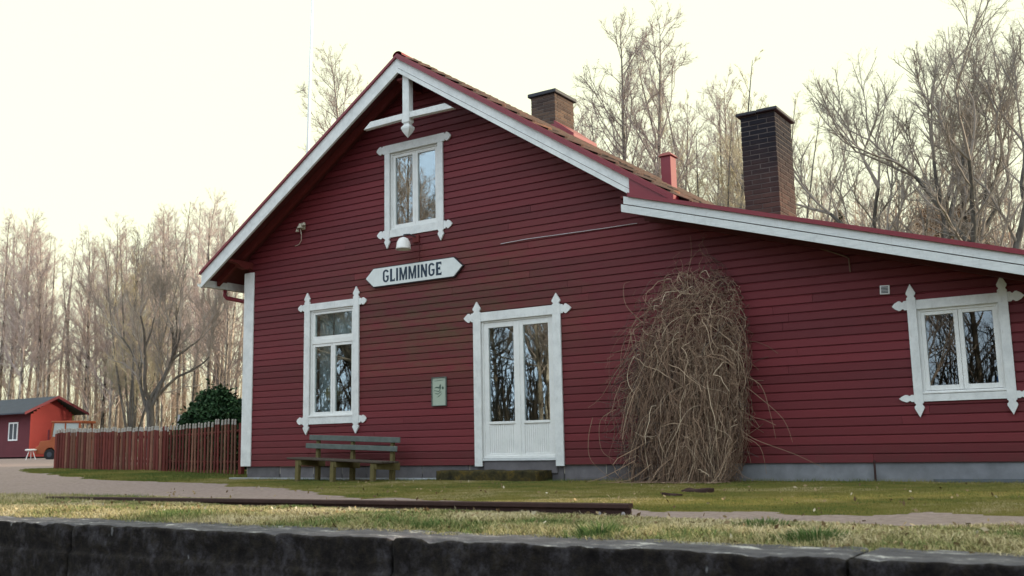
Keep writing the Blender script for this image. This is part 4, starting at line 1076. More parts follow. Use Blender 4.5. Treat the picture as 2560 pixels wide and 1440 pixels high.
HT = {}
def make_tree(kind, seed):
    R = np.random.default_rng(seed); Hh = 20.0
    trunk, br = {8: []}, {5: [], 3: []}
    leafpts = []
    def sub(path, L, r, level, nchild, ang, lift, maxl):
        for _ in range(nchild):
            t = R.uniform(.15, 1.0); i = t * (len(path) - 1); i0 = min(int(i), len(path) - 2); q = path[i0] + (path[i0 + 1] - path[i0]) * (i - i0)
            d0 = path[i0 + 1] - path[i0]; d0 = d0 / np.linalg.norm(d0)
            d = perp_dir(d0, R.uniform(*ang), R); d = d + np.array([0, 0, lift]); 
            l = L * R.uniform(.55, 1.2) * (1.15 - .6 * t); r_ = max(r, .0048)
            k = 4 if level == 1 else 2
            pts, dd = grow_path(q, d, l, k, .16 if level == 1 else .18, .04 if level < 2 else .02, R)
            rr = np.linspace(r_, r_ * .5, k + 1)
            br[5 if level == 1 and r > .025 else 3].append((pts, rr))
            if level < maxl: sub(pts, l * .48, r * .48, level + 1, ({1: 11, 2: 8} if kind != 'oak' else {1: 7, 2: 5})[level], (.45, .95), lift * .6, maxl)
            elif leafpts is not None: leafpts.append(pts[-1]); leafpts.append(pts[1])
    if kind in ('birch', 'birch_low', 'leafy', 'multi', 'slim'):
        stems = 1 if kind != 'multi' else 6
        for s in range(stems):
            d = np.array([R.normal(0, .015), R.normal(0, .015), 1.]) if stems == 1 else np.array([(.14 + .06 * (s % 3)) * math.cos(s * 1.7 + seed), (.14 + .06 * (s % 3)) * math.sin(s * 1.7 + seed), 1.])
            hh = Hh * (R.uniform(.8, 1) if stems > 1 else 1); K = 14
            tp, _ = grow_path(np.array([0., 0, 0]), d, hh, K, .020, .02, R)
            r0 = .17 if stems == 1 else .12
            trunk[8].append((tp, r0 * (1 - np.linspace(0, 1, K + 1)) ** .8 + .012))
            nb = int({'slim': 30, 'multi': 22}.get(kind, 58)); start = {'birch': .30, 'birch_low': .15, 'leafy': .12, 'multi': .2, 'slim': .34}[kind]
            for b in range(nb):
                t = start + (1 - start) * ((b + R.uniform()) / nb) ** .9; t = min(t, .985); i = t * K; i0 = min(int(i), K - 1); q = tp[i0] + (tp[i0 + 1] - tp[i0]) * (i - i0)
                L = (5.2 * (1 - t) ** .7 + .9) * R.uniform(.55, 1.2) * {'slim': .55, 'multi': .7}.get(kind, 1); a = R.uniform(.5, .95)
                dt = tp[i0 + 1] - tp[i0]; dt /= np.linalg.norm(dt)
                dd = perp_dir(dt, a, R); pts, _ = grow_path(q, dd, L, 5, .09, .09, R)
                r = .009 * L + .006; br[5 if r > .03 else 3].append((pts, np.linspace(r, r * .3, 6)))
                sub(pts, L * .45, r * .45, 1, 10 if L > 2 else 7, (.35, .85), .12, 2)
    else:   # oak: forking limbs
        K = 6; tp, d = grow_path(np.array([0., 0, 0]), np.array([R.normal(0, .05), R.normal(0, .05), 1.]), Hh * .26, K, .05, .0, R)
        trunk[8].append((tp, np.linspace(.42, .30, K + 1)))
        def fork(p, d, L, r, lev):
            pts, dd = grow_path(p, d, L, 6, .10, .075, R)
            (trunk[8] if lev < 2 else br[5]).append((pts, np.linspace(r, r * .62, 7)))
            if lev < 4:
                n = 2 if lev else 2
                for s in range(n + (R.uniform() < .45)):
                    fork(pts[-1], perp_dir(dd, R.uniform(.25, .65), R) + np.array([0, 0, .12]), L * R.uniform(.62, .85), r * R.uniform(.5, .66), lev + 1)
                for s in range(2): fork(pts[R.integers(2, 6)], perp_dir(dd, R.uniform(.5, 1.0), R) + np.array([0, 0, .1]), L * .55, r * .38, max(lev + 2, 3))
            if lev >= 3: sub(pts, L * .6, r * .38, 1, 6, (.4, 1.0), .08, 2)
            elif lev >= 2: sub(pts, L * .5, r * .2, 1, 3, (.5, 1.1), .08, 2)
        for s in range(5):
            az = s * 1.26 + R.uniform(-.3, .3); tl = R.uniform(.15, .85)
            fork(tp[-1 - (s % 3)], np.array([math.cos(az) * math.sin(tl), math.sin(az) * math.sin(tl), math.cos(tl)]), 4.6, .19, 0)
    tm_ = build_paths(trunk, 'trunk', M['birch'] if kind.startswith('birch') or kind in ('leafy', 'slim') else M['oak'])
    tm_.polygons.foreach_set('use_smooth', [True] * len(tm_.polygons))
    bm_ = build_paths(br, 'branches', {'slim': M['twig_b'], 'birch': M['twig_b'], 'birch_low': M['twig_b'], 'multi': M['twig_y'], 'leafy': M['twig_o'], 'oak': M['twig_o']}[kind])
    lm = None
    if kind == 'leafy':
        L = np.array(leafpts); L = np.repeat(L, 3, 0) + R.normal(0, .18, (len(L) * 3, 3)); lm = leaf_mesh('leaves', L, .10, M['beechleaf'], R)
    zs = np.empty(len(bm_.vertices) * 3, np.float32); bm_.vertices.foreach_get('co', zs); HT[(kind, seed)] = float(zs[2::3].max())
    return tm_, bm_, lm, HT[(kind, seed)]

def leaf_mesh(name, C, size, mat, R, tone=None):
    N = len(C); a = R.normal(0, 1, (N, 3)); a /= np.linalg.norm(a, axis=1, keepdims=True); b = R.normal(0, 1, (N, 3)); b -= a * (a * b).sum(1, keepdims=True); b /= np.linalg.norm(b, axis=1, keepdims=True)
    s = size * R.uniform(.6, 1.3, (N, 1)); V = np.stack([C - a * s, C + b * s * .5, C + a * s, C - b * s * .5], 1)
    tn = np.repeat(R.uniform(0, 1, N) if tone is None else tone, 4)
    return np_mesh(name, V.reshape(-1, 3), np.arange(N * 4).reshape(-1, 4), mat, False, tn)

VAR = {}
for i in range(4): VAR[('birch', i)] = make_tree('birch', 100 + i)
for i in range(2): VAR[('birch_low', i)] = make_tree('birch_low', 200 + i)
for i in range(2): VAR[('multi', i)] = make_tree('multi', 300 + i)
for i in range(2): VAR[('oak', i)] = make_tree('oak', 400 + i)
VAR[('leafy', 0)] = make_tree('leafy', 500)
for i in range(4): VAR[('slim', i)] = make_tree('slim', 600 + i)
def tree(kind, v, x, y, h, rz, label, group=None, cat='tree', name=None):
    tm_, bm_, lm, top = VAR[(kind, v)]
    nm = name or {'slim': 'birch_tree', 'birch': 'birch_tree', 'birch_low': 'birch_tree', 'multi': 'willow_tree', 'oak': 'oak_tree', 'leafy': 'beech_tree'}[kind]
    r = thing(nm, label, cat, (x, y, hz(x, y) - .05), group, rz); sc = h / top; r.scale = (sc, sc, sc)
    link('trunk', tm_, None, r); link('branches', bm_, None, r)
    if lm: link('leaves', lm, None, r)
    return r
def at(px, D):     # world point on the ground in the direction of column px at depth D (layout only, real distances)
    q = CAM + (R_ * (px - 1280) / F + U_ * (720 - 1110) / F + W_) * D
    return q.x, q.y
BACKT = [('birch', 0, 1585, 45, 21.3, .3, 'tall bare birch left of the two birches between the chimneys'), ('birch', 1, 1662, 44, 21.0, 1.9, 'tall forked bare birch rising behind the red vent stack'),
         ('birch', 2, 1490, 50, 17.8, 2.6, 'bare birch just right of the small ridge chimney'), ('birch_low', 0, 1435, 56, 18.6, .5, 'slender bare birch half hidden behind the small ridge chimney'),
         ('multi', 0, 1765, 47, 15.6, .9, 'low many stemmed tree between the vent stack and the tall chimney'), ('multi', 1, 1850, 50, 20.6, 2.4, 'tall many stemmed yellowish tree behind the tall chimney'),
         ('multi', 0, 1960, 53, 18.0, 4.0, 'yellowish many stemmed tree just right of the tall chimney'), ('birch_low', 1, 2075, 52, 15.5, 1.2, 'smaller bare tree right of the tall chimney with yellow twigs'),
         ('birch', 3, 2160, 62, 16.8, 3.0, 'thin bare birch low above the lean-to roof, left of the spreading oak'),
         ('oak', 0, 2330, 41, 16.6, .4, 'wide spreading bare oak above the lean-to roof'), ('oak', 1, 2500, 37, 19.0, 2.2, 'tallest bare oak at the right edge of the picture'),
         ('leafy', 0, 2350, 60, 14.3, 1.1, 'beech with withered brown leaves behind the spreading oak'),
         ('leafy', 0, 2480, 58, 14.0, 3.9, 'beech with withered brown leaves behind the tallest oak'), ('birch_low', 0, 2560, 55, 15.5, 2.0, 'thin bare tree at the far right above the eave'),
         ('birch_low', 1, 2250, 66, 14.5, 5.0, 'small bare tree behind the crown of the spreading oak'),
         ('birch', 3, 1545, 52, 18.6, 1.1, 'full crowned bare birch close left of the tallest birch'), ('birch', 2, 1700, 50, 18.0, 5.1, 'full crowned bare birch close right of the forked birch'), ('birch', 0, 1835, 53, 20.4, 4.1, 'tall bare birch rising just left of the cap of the tall chimney'), ('birch', 3, 1885, 55, 19.6, 5.4, 'bare birch rising just right of the cap of the tall chimney'), ('multi', 0, 1900, 54, 19.4, 1.3, 'tall fine twigged tree just right of the many stemmed one behind the tall chimney'),
         ('birch_low', 0, 1540, 66, 16.5, 1.7, 'thin bare tree low between the ridge chimney and the tall birch'), ('birch_low', 1, 1625, 70, 17.0, 4.7, 'bare tree low between the two tallest birches'), ('multi', 1, 1715, 64, 15.8, .2, 'bare tree low just right of the vent stack'),
         ('birch_low', 0, 1820, 68, 16.0, 3.8, 'bare tree low at the left side of the tall chimney'), ('birch_low', 1, 1915, 66, 17.0, 2.0, 'bare tree rising directly behind the cap of the tall chimney'), ('multi', 1, 2010, 62, 15.4, 5.7, 'yellow twigged tree close to the right side of the tall chimney'), ('birch', 1, 2110, 70, 17.2, 2.8, 'slender bare birch between the tall chimney and the spreading oak'),
         ('birch', 1, 885, 50, 21.2, 4.4, 'tall bare birch left of the gable peak'), ('birch_low', 0, 805, 47, 16.2, 3.6, 'bare birch just right of the flagpole'),
         ('birch', 2, 735, 60, 17.0, 5.5, 'faint bare birch left of the flagpole'), ('birch', 3, 1150, 57, 21.6, .8, 'birch whose twigs just show over the ridge right of the gable peak'),
         ('birch', 0, 1255, 58, 21.0, 2.9, 'birch whose twigs just show over the roof midway to the small chimney')]
for kind, v, px, D, h, rz, lb in BACKT:
    x, y = at(px, D); tree(kind, v, x, y, h * 1.02, rz, lb)
x, y = at(378, 45); o = tree('oak', 1, x, y, 10.4, 1.0, 'gnarled dark tree with low broken limbs behind the picket fence', name='gnarled_tree')
R2 = np.random.default_rng(5)
for kd, v, px, D, ty, rz, lb in (('birch', 0, 38, 73, 560, .5, 'pale trunked birch leaning behind the left end of the shed roof'), ('birch', 3, 84, 74, 600, 2.2, 'pale trunked birch just left of the shed ridge'),
                                 ('birch', 1, 480, 72, 488, 1.2, 'tallest slender birch of the wood, straight above the evergreen bush'), ('birch', 2, 523, 70, 545, 3.3, 'dark stemmed tree between the evergreen bush and the eave'),
                                 ('birch_low', 0, 556, 68, 600, 4.1, 'pale trunked birch nearest the white corner board'), ('birch_low', 1, 275, 70, 560, .9, 'bushy crowned tree left of the gnarled tree'), ('multi', 0, 330, 66, 610, 5.1, 'many stemmed greenish tree directly behind the gnarled tree')):
    x, y = at(px, D); tree(kd, v, x, y, (1135 - ty) * D / F + 1.2, rz, lb)
N = 50
for i in range(N):
    px = -140 + (i + R2.uniform(0, 1)) * (800 / N); D = R2.uniform(74, 112)
    topy = np.interp(px, [-150, 0, 90, 190, 300, 420, 490, 560, 640], [520, 520, 590, 600, 560, 540, 505, 560, 570]) + abs(R2.normal(0, 45)) + 10
    x, y = at(px, D); h = (1135 - topy) * D / F + 2.0
    kd, v = [('slim', R2.integers(4)), ('slim', R2.integers(4)), ('slim', R2.integers(4)), ('birch', R2.integers(4)), ('birch_low', R2.integers(2))][R2.integers(5)]
    tree(kd, int(v), x, y, h, R2.uniform(0, 6.28), 'bare grey brown tree in the dense wood beyond the shed and fence', group='trees of the wood at the left')
# wood behind the viewer (seen in the window panes)
for i in range(60):
    x = -78 + i * 1.95 + R2.uniform(-1, 1); y = R2.uniform(-46, -27); k = [('birch_low', 0), ('oak', 1), ('birch_low', 1), ('birch', 2), ('oak', 0)][R2.integers(5)]
    o = tree(k[0], k[1], x, y, R2.uniform(15, 21), R2.uniform(0, 6.28), 'tree of the wood across the track', group='trees across the track'); o.location.z = -1

def thicket(name, label, n, region, hmin, hmax, rad, seed, mat):
    R = np.random.default_rng(seed); P = []; Rd = []
    pts = region(n, R); 
    hh = R.uniform(hmin, hmax, n) * (0.5 + fbm(pts, .12, 2, 7)); base = np.stack([pts[:, 0], pts[:, 1], hgt(pts[:, 0], pts[:, 1])], -1)
    lean = R.normal(0, .10, (n, 2))
    path = np.stack([base, base + np.concatenate([lean * hh[:, None] * .5, hh[:, None] * .5], 1), base + np.concatenate([lean * hh[:, None] * 1.2 + R.normal(0, .03, (n, 2)) * hh[:, None], hh[:, None]], 1)], 1)
    rr = rad * hh / hmax; r = np.stack([rr, rr * .6, rr * .15], 1)
    V1, F1 = tubes_np(path, r, 3)
    # side twigs
    m = n * 6; idx = np.repeat(np.arange(n), 6); t = R.uniform(.25, .95, m); a = path[idx, 1] * (1 - np.abs(2 * t - 1))[:, None] + np.where((t < .5)[:, None], path[idx, 0], path[idx, 2]) * np.abs(2 * t - 1)[:, None]
    d = R.normal(0, 1, (m, 3)); d[:, 2] = np.abs(d[:, 2]) * .8 + .3; d /= np.linalg.norm(d, axis=1, keepdims=True); L = hh[idx] * R.uniform(.08, .22, m)
    mid = a + d * L[:, None] * .5; end = a + d * L[:, None] + np.array([0, 0, 1]) * L[:, None] * .25
    V2, F2 = tubes_np(np.stack([a, mid, end], 1), np.stack([rr[idx] * .4, rr[idx] * .25, rr[idx] * .08], 1), 3)
    return link(name, np_mesh(name, np.concatenate([V1, V2]), np.concatenate([F1, F2 + len(V1)]), mat), kind='stuff', label=label, cat='thicket')
def reg_fan(px0, px1, d0, d1):
    def f(n, R):
        px = R.uniform(px0, px1, n); D = R.uniform(d0, d1, n); q = np.array(CAM)[None] + (np.outer((px - 1280) / F, np.array(R_)) + np.array(W_) - np.array(U_) * .156) * D[:, None]
        return q[:, :2]
    return f
M['dark_brush'] = simple('dark_brush', (0.05, 0.038, 0.028), 0.9, 0.35, .15, 0)
M['brush'] = simple('brown_brush', (0.32, 0.235, 0.175), 0.9, 0.35, .15, 0)
thicket('far_wood', 'far brown wood closing the view behind the trees', 1700, reg_fan(-400, 3000, 104, 135), 7, 12, .05, 61, M['brush'])
thicket('undergrowth', 'brown undergrowth at the foot of the wood', 2200, reg_fan(-300, 900, 84, 104), 2.5, 8.0, .03, 62, M['brush'])
thicket('undergrowth', 'brown undergrowth behind the house at the right', 2600, reg_fan(1900, 2750, 55, 90), 7, 13, .06, 63, M['brush'])

def reg_box(x0, x1, y0, y1):
    return lambda n, R: np.stack([R.uniform(x0, x1, n), R.uniform(y0, y1, n)], 1)
o_ = thicket('undergrowth', 'dark undergrowth of the wood across the track', 2600, reg_box(-75, 35, -47, -32), 3.5, 7.5, .10, 64, M['dark_brush']); o_.location.z = -1
# pines above the lean-to roof
def needle_tree(x, y, h, label, seed, wid=.16, mat='pineleaf', low=.15, group=None, name='pine_tree', size=.16, n=5200):
    R = np.random.default_rng(seed); t = thing(name, label, 'tree', (x, y, hz(x, y) - .05), group)
    MB().tube([(0, 0, 0), (.05, 0, h * .5), (0, 0, h)], [h * .016, h * .010, .02], 8).obj('trunk', M['oak'], t, smooth=True)
    u = R.uniform(low, 1, n) ** .8; az = R.uniform(0, 6.28, n); lay = np.sin(u * 46 + az * 1.0) * .5 + .5
    rr = wid * h * (1.03 - u) ** .75 * (.45 + .55 * lay) * np.sqrt(R.uniform(.1, 1, n)) * (.75 + .5 * vnoise(np.stack([np.cos(az) * 2, np.sin(az) * 2, u * 8], -1), 1.0, seed))
    C = np.stack([rr * np.cos(az), rr * np.sin(az), u * h - rr * .25], -1)
    link('crown', leaf_mesh('crown', C, size, M[mat], R), None, t); return t
for px, D, h, lb in ((2135, 66, 15.8, 'olive green pine low above the lean-to roof, left one'), (2440, 64, 15.5, 'olive green pine behind the two big oaks'), (2205, 72, 15.6, 'small olive green pine partly hidden by bare branches')):
    x, y = at(px, D); needle_tree(x, y, h, lb, int(px), .22, low=.4, n=3800, size=.22)
# evergreens added out of view, right of the house, to shade the lawn
for i, (x, y, h) in enumerate([(19.5, 4.0, 6.4), (22.5, 7.5, 6.8), (19.0, -.5, 6.0), (25.5, 3.5, 7.0), (22.5, -1.5, 6.4), (26.5, 10, 7.2)]):
    needle_tree(x, y, h, 'added dark evergreen out of view that shades the lawn', 900 + i, .34, 'bushleaf', .03, 'evergreens added to shade the lawn', 'shade_evergreen', .22, 7000)

# dark evergreen bush at the fence
def bush(cx, cy, z0, rx, ry, rzz, n, label, seed):
    R = np.random.default_rng(seed); d = R.normal(0, 1, (n, 3)); d /= np.linalg.norm(d, axis=1, keepdims=True); d[:, 2] = np.abs(d[:, 2])
    lump = .72 + .50 * fbm(d * 1.0, 3.0, 3, seed); r = lump * (1 - np.abs(R.normal(0, .12, n)) + .10 * (R.uniform(0, 1, n) < .02))
    C = d * r[:, None] * np.array([rx, ry, rzz]); t = thing('evergreen_bush', label, 'bush', (cx, cy, z0))
    inner = MB(); 
    for k in range(9): inner.tube([(0, 0, 0), (math.cos(k) * rx * .3, math.sin(k) * ry * .3, rzz * .45), (math.cos(k) * rx * .5, math.sin(k) * ry * .5, rzz * .75)], [.04, .03, .01], 6)
    inner.obj('stems', M['oak'], t)
    link('foliage', leaf_mesh('foliage', C, .055, M['bushleaf'], R), None, t)
bush(-4.8, 3.5, .1, 1.5, 1.3, 1.85, 26000, 'rounded dark green evergreen bush behind the fence at the house corner', 71)

# ------------------------------------------------------------------ climbing plant
def vine():
    R = np.random.default_rng(77); t = thing('climbing_plant', 'huge tangle of bare straw coloured climber stems hanging on the red wall', 'climbing plant', (8.9, -.1, 0))
    n = 2500; K = 12; wig = R.uniform(.12, .42, n); grav = R.choice([.06, .30, .6], n, p=[.14, .36, .50])
    # envelope: half width and protrusion as a function of height
    zt = np.array([0, .4, 1.0, 1.6, 2.1, 2.5, 2.85, 3.1]); xl = np.array([8.3, 8.1, 8.02, 8.05, 8.15, 8.35, 8.7, 9.0]); xr = np.array([9.45, 9.60, 9.68, 9.74, 9.74, 9.68, 9.45, 9.2]); dp = np.array([.70, .62, .56, .50, .44, .36, .24, .12])
    z0 = R.beta(1.6, 1.6, n) * 2.85 + .10; u = R.beta(1.35, .95, n)
    X0 = np.interp(z0, zt, xl) * (1 - u) + np.interp(z0, zt, xr) * u; prot = np.interp(z0, zt, dp) * np.sqrt(np.clip(1 - (2 * u - 1) ** 2, 0, 1)) * np.sqrt(R.uniform(.15, 1, n))
    P = np.zeros((n, K, 3)); P[:, 0] = np.stack([X0, -.04 - prot, z0], 1)
    d = R.normal(0, 1, (n, 3)); d[:, 2] = R.uniform(-1.2, .9, n); d[:, 1] = -np.abs(d[:, 1]) * .8; d /= np.linalg.norm(d, axis=1, keepdims=True)
    hi = z0 > 2.0; wig = np.where(hi, wig * 1.4, wig); grav = np.where(hi, grav * .5, grav)
    L = R.uniform(.35, 1.5, n) * np.where(hi, .7, 1) / (K - 1)
    for k in range(1, K):
        d = d + R.normal(0, 1, (n, 3)) * wig[:, None] + np.array([0, 0, -1.]) * grav[:, None]; d /= np.linalg.norm(d, axis=1, keepdims=True)
        q = P[:, k - 1] + d * L[:, None]
        q[:, 2] = np.maximum(q[:, 2], .01); w = np.interp(q[:, 2], zt, dp) + .12; q[:, 1] = np.clip(q[:, 1], -w - .04, -.035)
        ex = (np.interp(q[:, 2], zt, xl) - .12, np.interp(q[:, 2], zt, xr) + .10); q[:, 0] = np.clip(q[:, 0], ex[0] - .03 * R.normal(0, 1, n), ex[1] + .03 * R.normal(0, 1, n))
        P[:, k] = q
    r0 = R.choice([.0022, .0032, .0045, .008], n, p=[.40, .34, .19, .07]); rad = r0[:, None] * np.linspace(1, .5, K)[None]
    V, Fq = tubes_np(P, rad, 3)
    side = np.clip((X0 - 7.9) / 1.2, 0, 1)
    tn = np.clip(.16 + .38 * side + R.normal(0, .22, n) + .3 * (r0 > .005) - .25 * (prot < .15), 0, 1); tone = np.repeat(tn, K * 3)
    o = link('stems', np_mesh('stems', V, Fq, M['vine'], False, tone), None, t, (-8.9, .1, 0)); o['kind'] = 'stuff'
    # dense inner thatch
    n = 900; z0 = R.uniform(.1, 2.0, n); u = R.uniform(.05, .95, n); X0 = np.interp(z0, zt, xl) * (1 - u) + np.interp(z0, zt, xr) * u
    pr = np.interp(z0, zt, dp) * np.sqrt(np.clip(1 - (2 * u - 1) ** 2, 0, 1)) * R.uniform(.1, .8, n)
    P = np.zeros((n, 5, 3)); P[:, 0] = np.stack([X0, -.04 - pr, z0], 1); d = R.normal(0, .5, (n, 3)); d[:, 2] -= 1
    for k in range(1, 5):
        d = d + R.normal(0, .3, (n, 3)); d /= np.linalg.norm(d, axis=1, keepdims=True); q = P[:, k - 1] + d * .16; q[:, 2] = np.maximum(q[:, 2], .0); q[:, 1] = np.minimum(q[:, 1], -.035); P[:, k] = q
    V, Fq = tubes_np(P, np.full((n, 5), .0035), 3); tone = np.repeat(np.clip(.15 + .25 * np.clip((X0 - 7.9) / 1.2, 0, 1) + R.normal(0, .15, n), 0, 1), 15)
    o = link('inner_stems', np_mesh('inner_stems', V, Fq, M['vine'], False, tone), None, t, (-8.9, .1, 0)); o['kind'] = 'stuff'
    for k in range(9):      # woody stems at the base
        bx = -.75 + k * .16 + R.uniform(-.05, .05); pts = [np.array([bx, -.25 - R.uniform(0, .15), 0.0])]; dd = np.array([R.normal(0, .1), .05, 1.])
        for q in range(8): dd = dd + np.array([R.normal(0, .14) - .25 * pts[-1][0], R.normal(0, .10), .2]); dd /= np.linalg.norm(dd); pts.append(pts[-1] + dd * .27); pts[-1][1] = min(pts[-1][1], .02)
        me = MB().tube([tuple(p) for p in pts], list(np.linspace(R.uniform(.014, .024), .006, 9)), 6).mesh('woody_stem', M['vine'], True)
        a = me.attributes.new('tone', 'FLOAT', 'POINT'); a.data.foreach_set('value', [.3] * len(me.vertices)); link('woody_stem', me, None, t)
    # loose long runners outside the mass
    runs = [[(9.7, -.3, 2.2), (9.85, -.35, 1.9), (9.84, -.35, 1.6), (9.75, -.35, 1.35), (9.78, -.35, 1.0)], [(9.72, -.3, 1.4), (10.0, -.3, 1.25), (10.1, -.28, .9), (10.15, -.25, .55)],
            [(9.7, -.25, 1.3), (9.95, -.25, 1.1), (10.25, -.22, .8), (10.35, -.2, .5)], [(9.65, -.4, .75), (9.9, -.35, .55), (10.4, -.3, .35), (10.75, -.25, .17)], [(9.7, -.3, .6), (9.95, -.3, .45), (10.0, -.25, .1)],
            [(8.15, -.2, 1.75), (7.9, -.2, 1.6), (7.6, -.2, 1.2), (7.35, -.15, 1.05)], [(7.9, -.35, 1.0), (7.65, -.35, .85), (7.65, -.35, .45), (7.85, -.35, .3)], [(7.5, -.3, .9), (7.42, -.3, .6), (7.45, -.3, .3), (7.75, -.3, .05)],
            [(8.9, -.2, 2.6), (9.0, -.12, 2.9), (9.03, -.06, 3.15), (9.02, -.04, 3.4)], [(8.3, -.15, 2.2), (8.0, -.1, 2.5), (7.95, -.05, 2.8), (8.05, -.05, 2.85)], [(9.3, -.2, 2.5), (9.42, -.15, 2.7), (9.6, -.1, 2.6), (9.7, -.2, 2.2)],
            [(8.2, -.15, 1.5), (8.3, -.1, 2.3), (8.5, -.05, 2.6)], [(8.4, -.3, 1.9), (8.05, -.3, 1.95), (7.95, -.3, 1.5), (7.8, -.3, 1.3)], [(8.4, -.8, .3), (8.1, -1.1, .1), (7.9, -1.25, .03)], [(8.7, -.95, .25), (8.5, -1.2, .06), (8.1, -1.3, .02)]]
    for k, pts in enumerate(runs):
        P = [np.array(p) - np.array([8.9, -.1, 0]) for p in pts]; sm = []
        for i in range(len(P) - 1):
            for s in range(4):
                tt = s / 4; p0 = P[max(i - 1, 0)]; p1 = P[i]; p2 = P[i + 1]; p3 = P[min(i + 2, len(P) - 1)]
                sm.append(.5 * ((2 * p1) + (-p0 + p2) * tt + (2 * p0 - 5 * p1 + 4 * p2 - p3) * tt ** 2 + (-p0 + 3 * p1 - 3 * p2 + p3) * tt ** 3))
        sm.append(P[-1]); mb = MB().tube([tuple(s) for s in sm], list(np.linspace(.0052, .002, len(sm))), 5); me = mb.mesh('runner', M['vine'])
        a = me.attributes.new('tone', 'FLOAT', 'POINT'); a.data.foreach_set('value', [.55] * len(me.vertices)); link('runner', me, None, t)
vine()

# ------------------------------------------------------------------ grass
def blades(name, xy, hh, ww, tone, mat, label, seg=1, bend=.35, seed=1):
    R = np.random.default_rng(seed); N = len(xy); az = R.uniform(0, 2 * np.pi, N); bz = R.uniform(0, 2 * np.pi, N)
    base = np.stack([xy[:, 0], xy[:, 1], hgt(xy[:, 0], xy[:, 1]) - .004], 1); s = np.stack([np.cos(az), np.sin(az), 0 * az], 1) * ww[:, None] * .5; l = np.stack([np.cos(bz), np.sin(bz), 0 * bz], 1)
    bd = R.uniform(.1, 1, N)[:, None] * bend
    if seg == 1:
        V = np.stack([base - s, base + s, base + np.array([0, 0, 1]) * hh[:, None] + l * hh[:, None] * bd], 1); Fq = np.arange(N * 3).reshape(-1, 3); k = 3
        me = np_mesh(name, V.reshape(-1, 3), Fq, mat, False, np.repeat(tone, 3))
    else:
        mid = base + np.array([0, 0, .6]) * hh[:, None] + l * hh[:, None] * bd * .35; tip = base + np.array([0, 0, 1]) * (hh * (1 - .3 * bd[:, 0]))[:, None] + l * hh[:, None] * bd * 1.3
        V = np.stack([base - s, base + s, mid - s * .7, mid + s * .7, tip], 1); b = np.arange(N)[:, None] * 5
        Fq = np.concatenate([b + np.array([[0, 1, 3]]), b + np.array([[0, 3, 2]]), b + np.array([[2, 3, 4]])]); me = np_mesh(name, V.reshape(-1, 3), Fq, mat, False, np.repeat(tone, 5))
    return link(name, me, kind='stuff', label=label, cat='grass')
R3 = np.random.default_rng(8)
def scatter(n, x0, x1, y0, y1, zid):
    P = np.stack([R3.uniform(x0, x1, n), R3.uniform(y0, y1, n)], 1); z = zone(P[:, 0], P[:, 1]); return P[z == zid]
P = scatter(240000, 2.5, 15.5, -7.96, -5.0, 2); P = P[P[:, 1] > -7.84 - .22 * fbm(P, 2.2, 3, 17)]
k1 = fbm(P, 1.2, 3, 91); k2 = fbm(P, 5, 2, 92); tn = np.clip(.70 + (.5 - k1) * 1.2 + (k2 - .5) * .6 + R3.normal(0, .16, len(P)), 0, 1)
h_ = R3.uniform(.02, .085, len(P)) * (.35 + 1.3 * k2) * (1 + .5 * (tn < .3)); h_ *= .42 + .58 * np.clip((-P[:, 1] - 6.4) / 1.0, 0, 1)
blades('verge_grass', P, h_ * .8, R3.uniform(.003, .007, len(P)), tn, M['grass'], 'rough straw and green grass between rail and platform edge', 2, 1.9, 1)
P = scatter(60000, -14, 4, -7.86, -5.0, 2); k1 = fbm(P, 1.2, 3, 91); tn = np.clip(.55 + (.5 - k1) * 1.5 + R3.normal(0, .18, len(P)), 0, 1)
blades('verge_grass', P, R3.uniform(.02, .06, len(P)), R3.uniform(.005, .010, len(P)), tn, M['grass'], 'rough grass at the left end of the verge', 1, .8, 2)
P = scatter(260000, 0, 15.5, -5.9, -.02, 0); k1 = fbm(P, .9, 3, 95); k2 = fbm(P, 4, 2, 96); tn = np.clip(.45 + (k1 - .5) * 1.8 + (k2 - .5) * .8 + R3.normal(0, .13, len(P)), 0, 1)
near = np.clip((P[:, 1] + .45) / .3, 0, 1) * (R3.uniform(0, 1, len(P)) < .5)
blades('lawn_grass', P, R3.uniform(.008, .022, len(P)) + near * R3.uniform(.01, .05, len(P)), R3.uniform(.003, .007, len(P)), tn * (1 - .4 * near), M['lawn_blade'], 'short mossy lawn grass in front of the wall', 1, .9, 3)
P = scatter(60000, -10, 0, -2, 2.6, 0); k1 = fbm(P, .9, 3, 95); tn = np.clip(.3 + (k1 - .5) * 1.4 + R3.normal(0, .13, len(P)), 0, 1)
blades('lawn_grass', P, R3.uniform(.015, .04, len(P)), R3.uniform(.007, .014, len(P)), tn, M['lawn_blade'], 'green grass along the foot of the fence', 1, .9, 4)
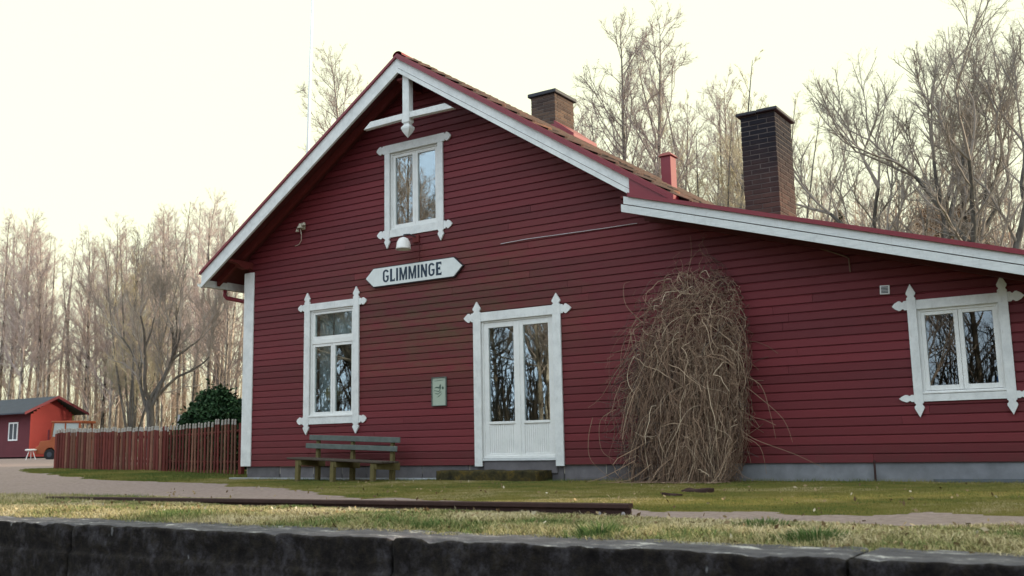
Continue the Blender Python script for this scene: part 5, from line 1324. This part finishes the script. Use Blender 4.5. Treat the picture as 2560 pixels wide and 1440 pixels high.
def tuft(x, y, z, r, h, n, tone, label, seed, w=.005):
    R = np.random.default_rng(seed); P = np.stack([R.normal(0, r * .5, n), R.normal(0, r * .5, n)], 1); az = np.arctan2(P[:, 1], P[:, 0]); rr = np.hypot(P[:, 0], P[:, 1])
    base = np.stack([P[:, 0], P[:, 1], 0 * az], 1); out = np.stack([np.cos(az), np.sin(az), 0 * az], 1); hh = h * R.uniform(.5, 1, n) * np.exp(-(rr / r) ** 2 * .5); bz = R.uniform(0, 6.28, n); s = np.stack([np.cos(bz), np.sin(bz), 0 * bz], 1) * w * .5
    sp = R.uniform(.2, .9, n)[:, None]; mid = base + out * hh[:, None] * sp * .3 + np.array([0, 0, .6]) * hh[:, None]; tip = base + out * hh[:, None] * sp + np.array([0, 0, 1]) * hh[:, None]
    V = np.stack([base - s, base + s, mid - s * .8, mid + s * .8, tip], 1); b = np.arange(n)[:, None] * 5; Fq = np.concatenate([b + np.array([[0, 1, 3]]), b + np.array([[0, 3, 2]]), b + np.array([[2, 3, 4]])])
    return link('grass_tuft', np_mesh('grass_tuft', V.reshape(-1, 3), Fq, M['grass'], False, np.repeat(np.clip(tone + R.normal(0, .1, n), 0, 1), 5)), None, None, (x, y, z), kind='stuff', label=label, cat='grass')
tuft(11.62, -7.72, hz(11.62, -7.72), .20, .13, 420, .12, 'bushy green grass tuft at the platform edge below the climber', 1)
tuft(12.80, -7.45, hz(12.8, -7.45), .22, .10, 520, .08, 'green grass tuft at the platform edge right of the bushy one', 2)
tuft(12.2, -6.6, hz(12.2, -6.6), .22, .06, 260, .15, 'low green patch in the verge near the gravel path', 3)
tuft(10.2, -7.6, hz(10.2, -7.6), .16, .06, 200, .2, 'small green tuft near the joint of the platform wall', 4)
tuft(13.9, -6.9, hz(13.9, -6.9), .22, .07, 260, .15, 'green patch at the right end of the verge', 5)
tuft(6.9, -8.95, -.98, .22, .50, 260, .15, 'green weeds growing on the track bed at lower left', 6, .012)
tuft(7.25, -8.8, -.98, .12, .50, 60, .8, 'dry weeds beside the green ones on the track bed', 7, .008)
# leaves and clods on the lawn
n = 900; P = np.stack([R3.uniform(3, 15, n), np.where(R3.uniform(0, 1, n) < .7, R3.uniform(-7.9, -6.2, n), R3.uniform(-6, -.5, n))], 1); C = np.stack([P[:, 0], P[:, 1], hgt(P[:, 0], P[:, 1]) + .022], 1)
link('fallen_leaves', leaf_mesh('fallen_leaves', C, .022, M['leaf'], R3), kind='stuff', label='scattered dry leaves and pale flecks on the lawn', cat='leaves')
for (x, y, w_, lb) in ((10.05, -2.6, .30, 'dark clod of soil lying on the lawn in front of the climber'), (10.2, -3.6, .16, 'smaller dark clod nearer the gravel path')):
    rough_block('soil_clod', x - w_ / 2, x + w_ / 2, y - .08, y + .08, hz(x, y) - .02, hz(x, y) + .035, 'rust', lb, 'clod', .02, (14, 8, 3), int(x * 10))
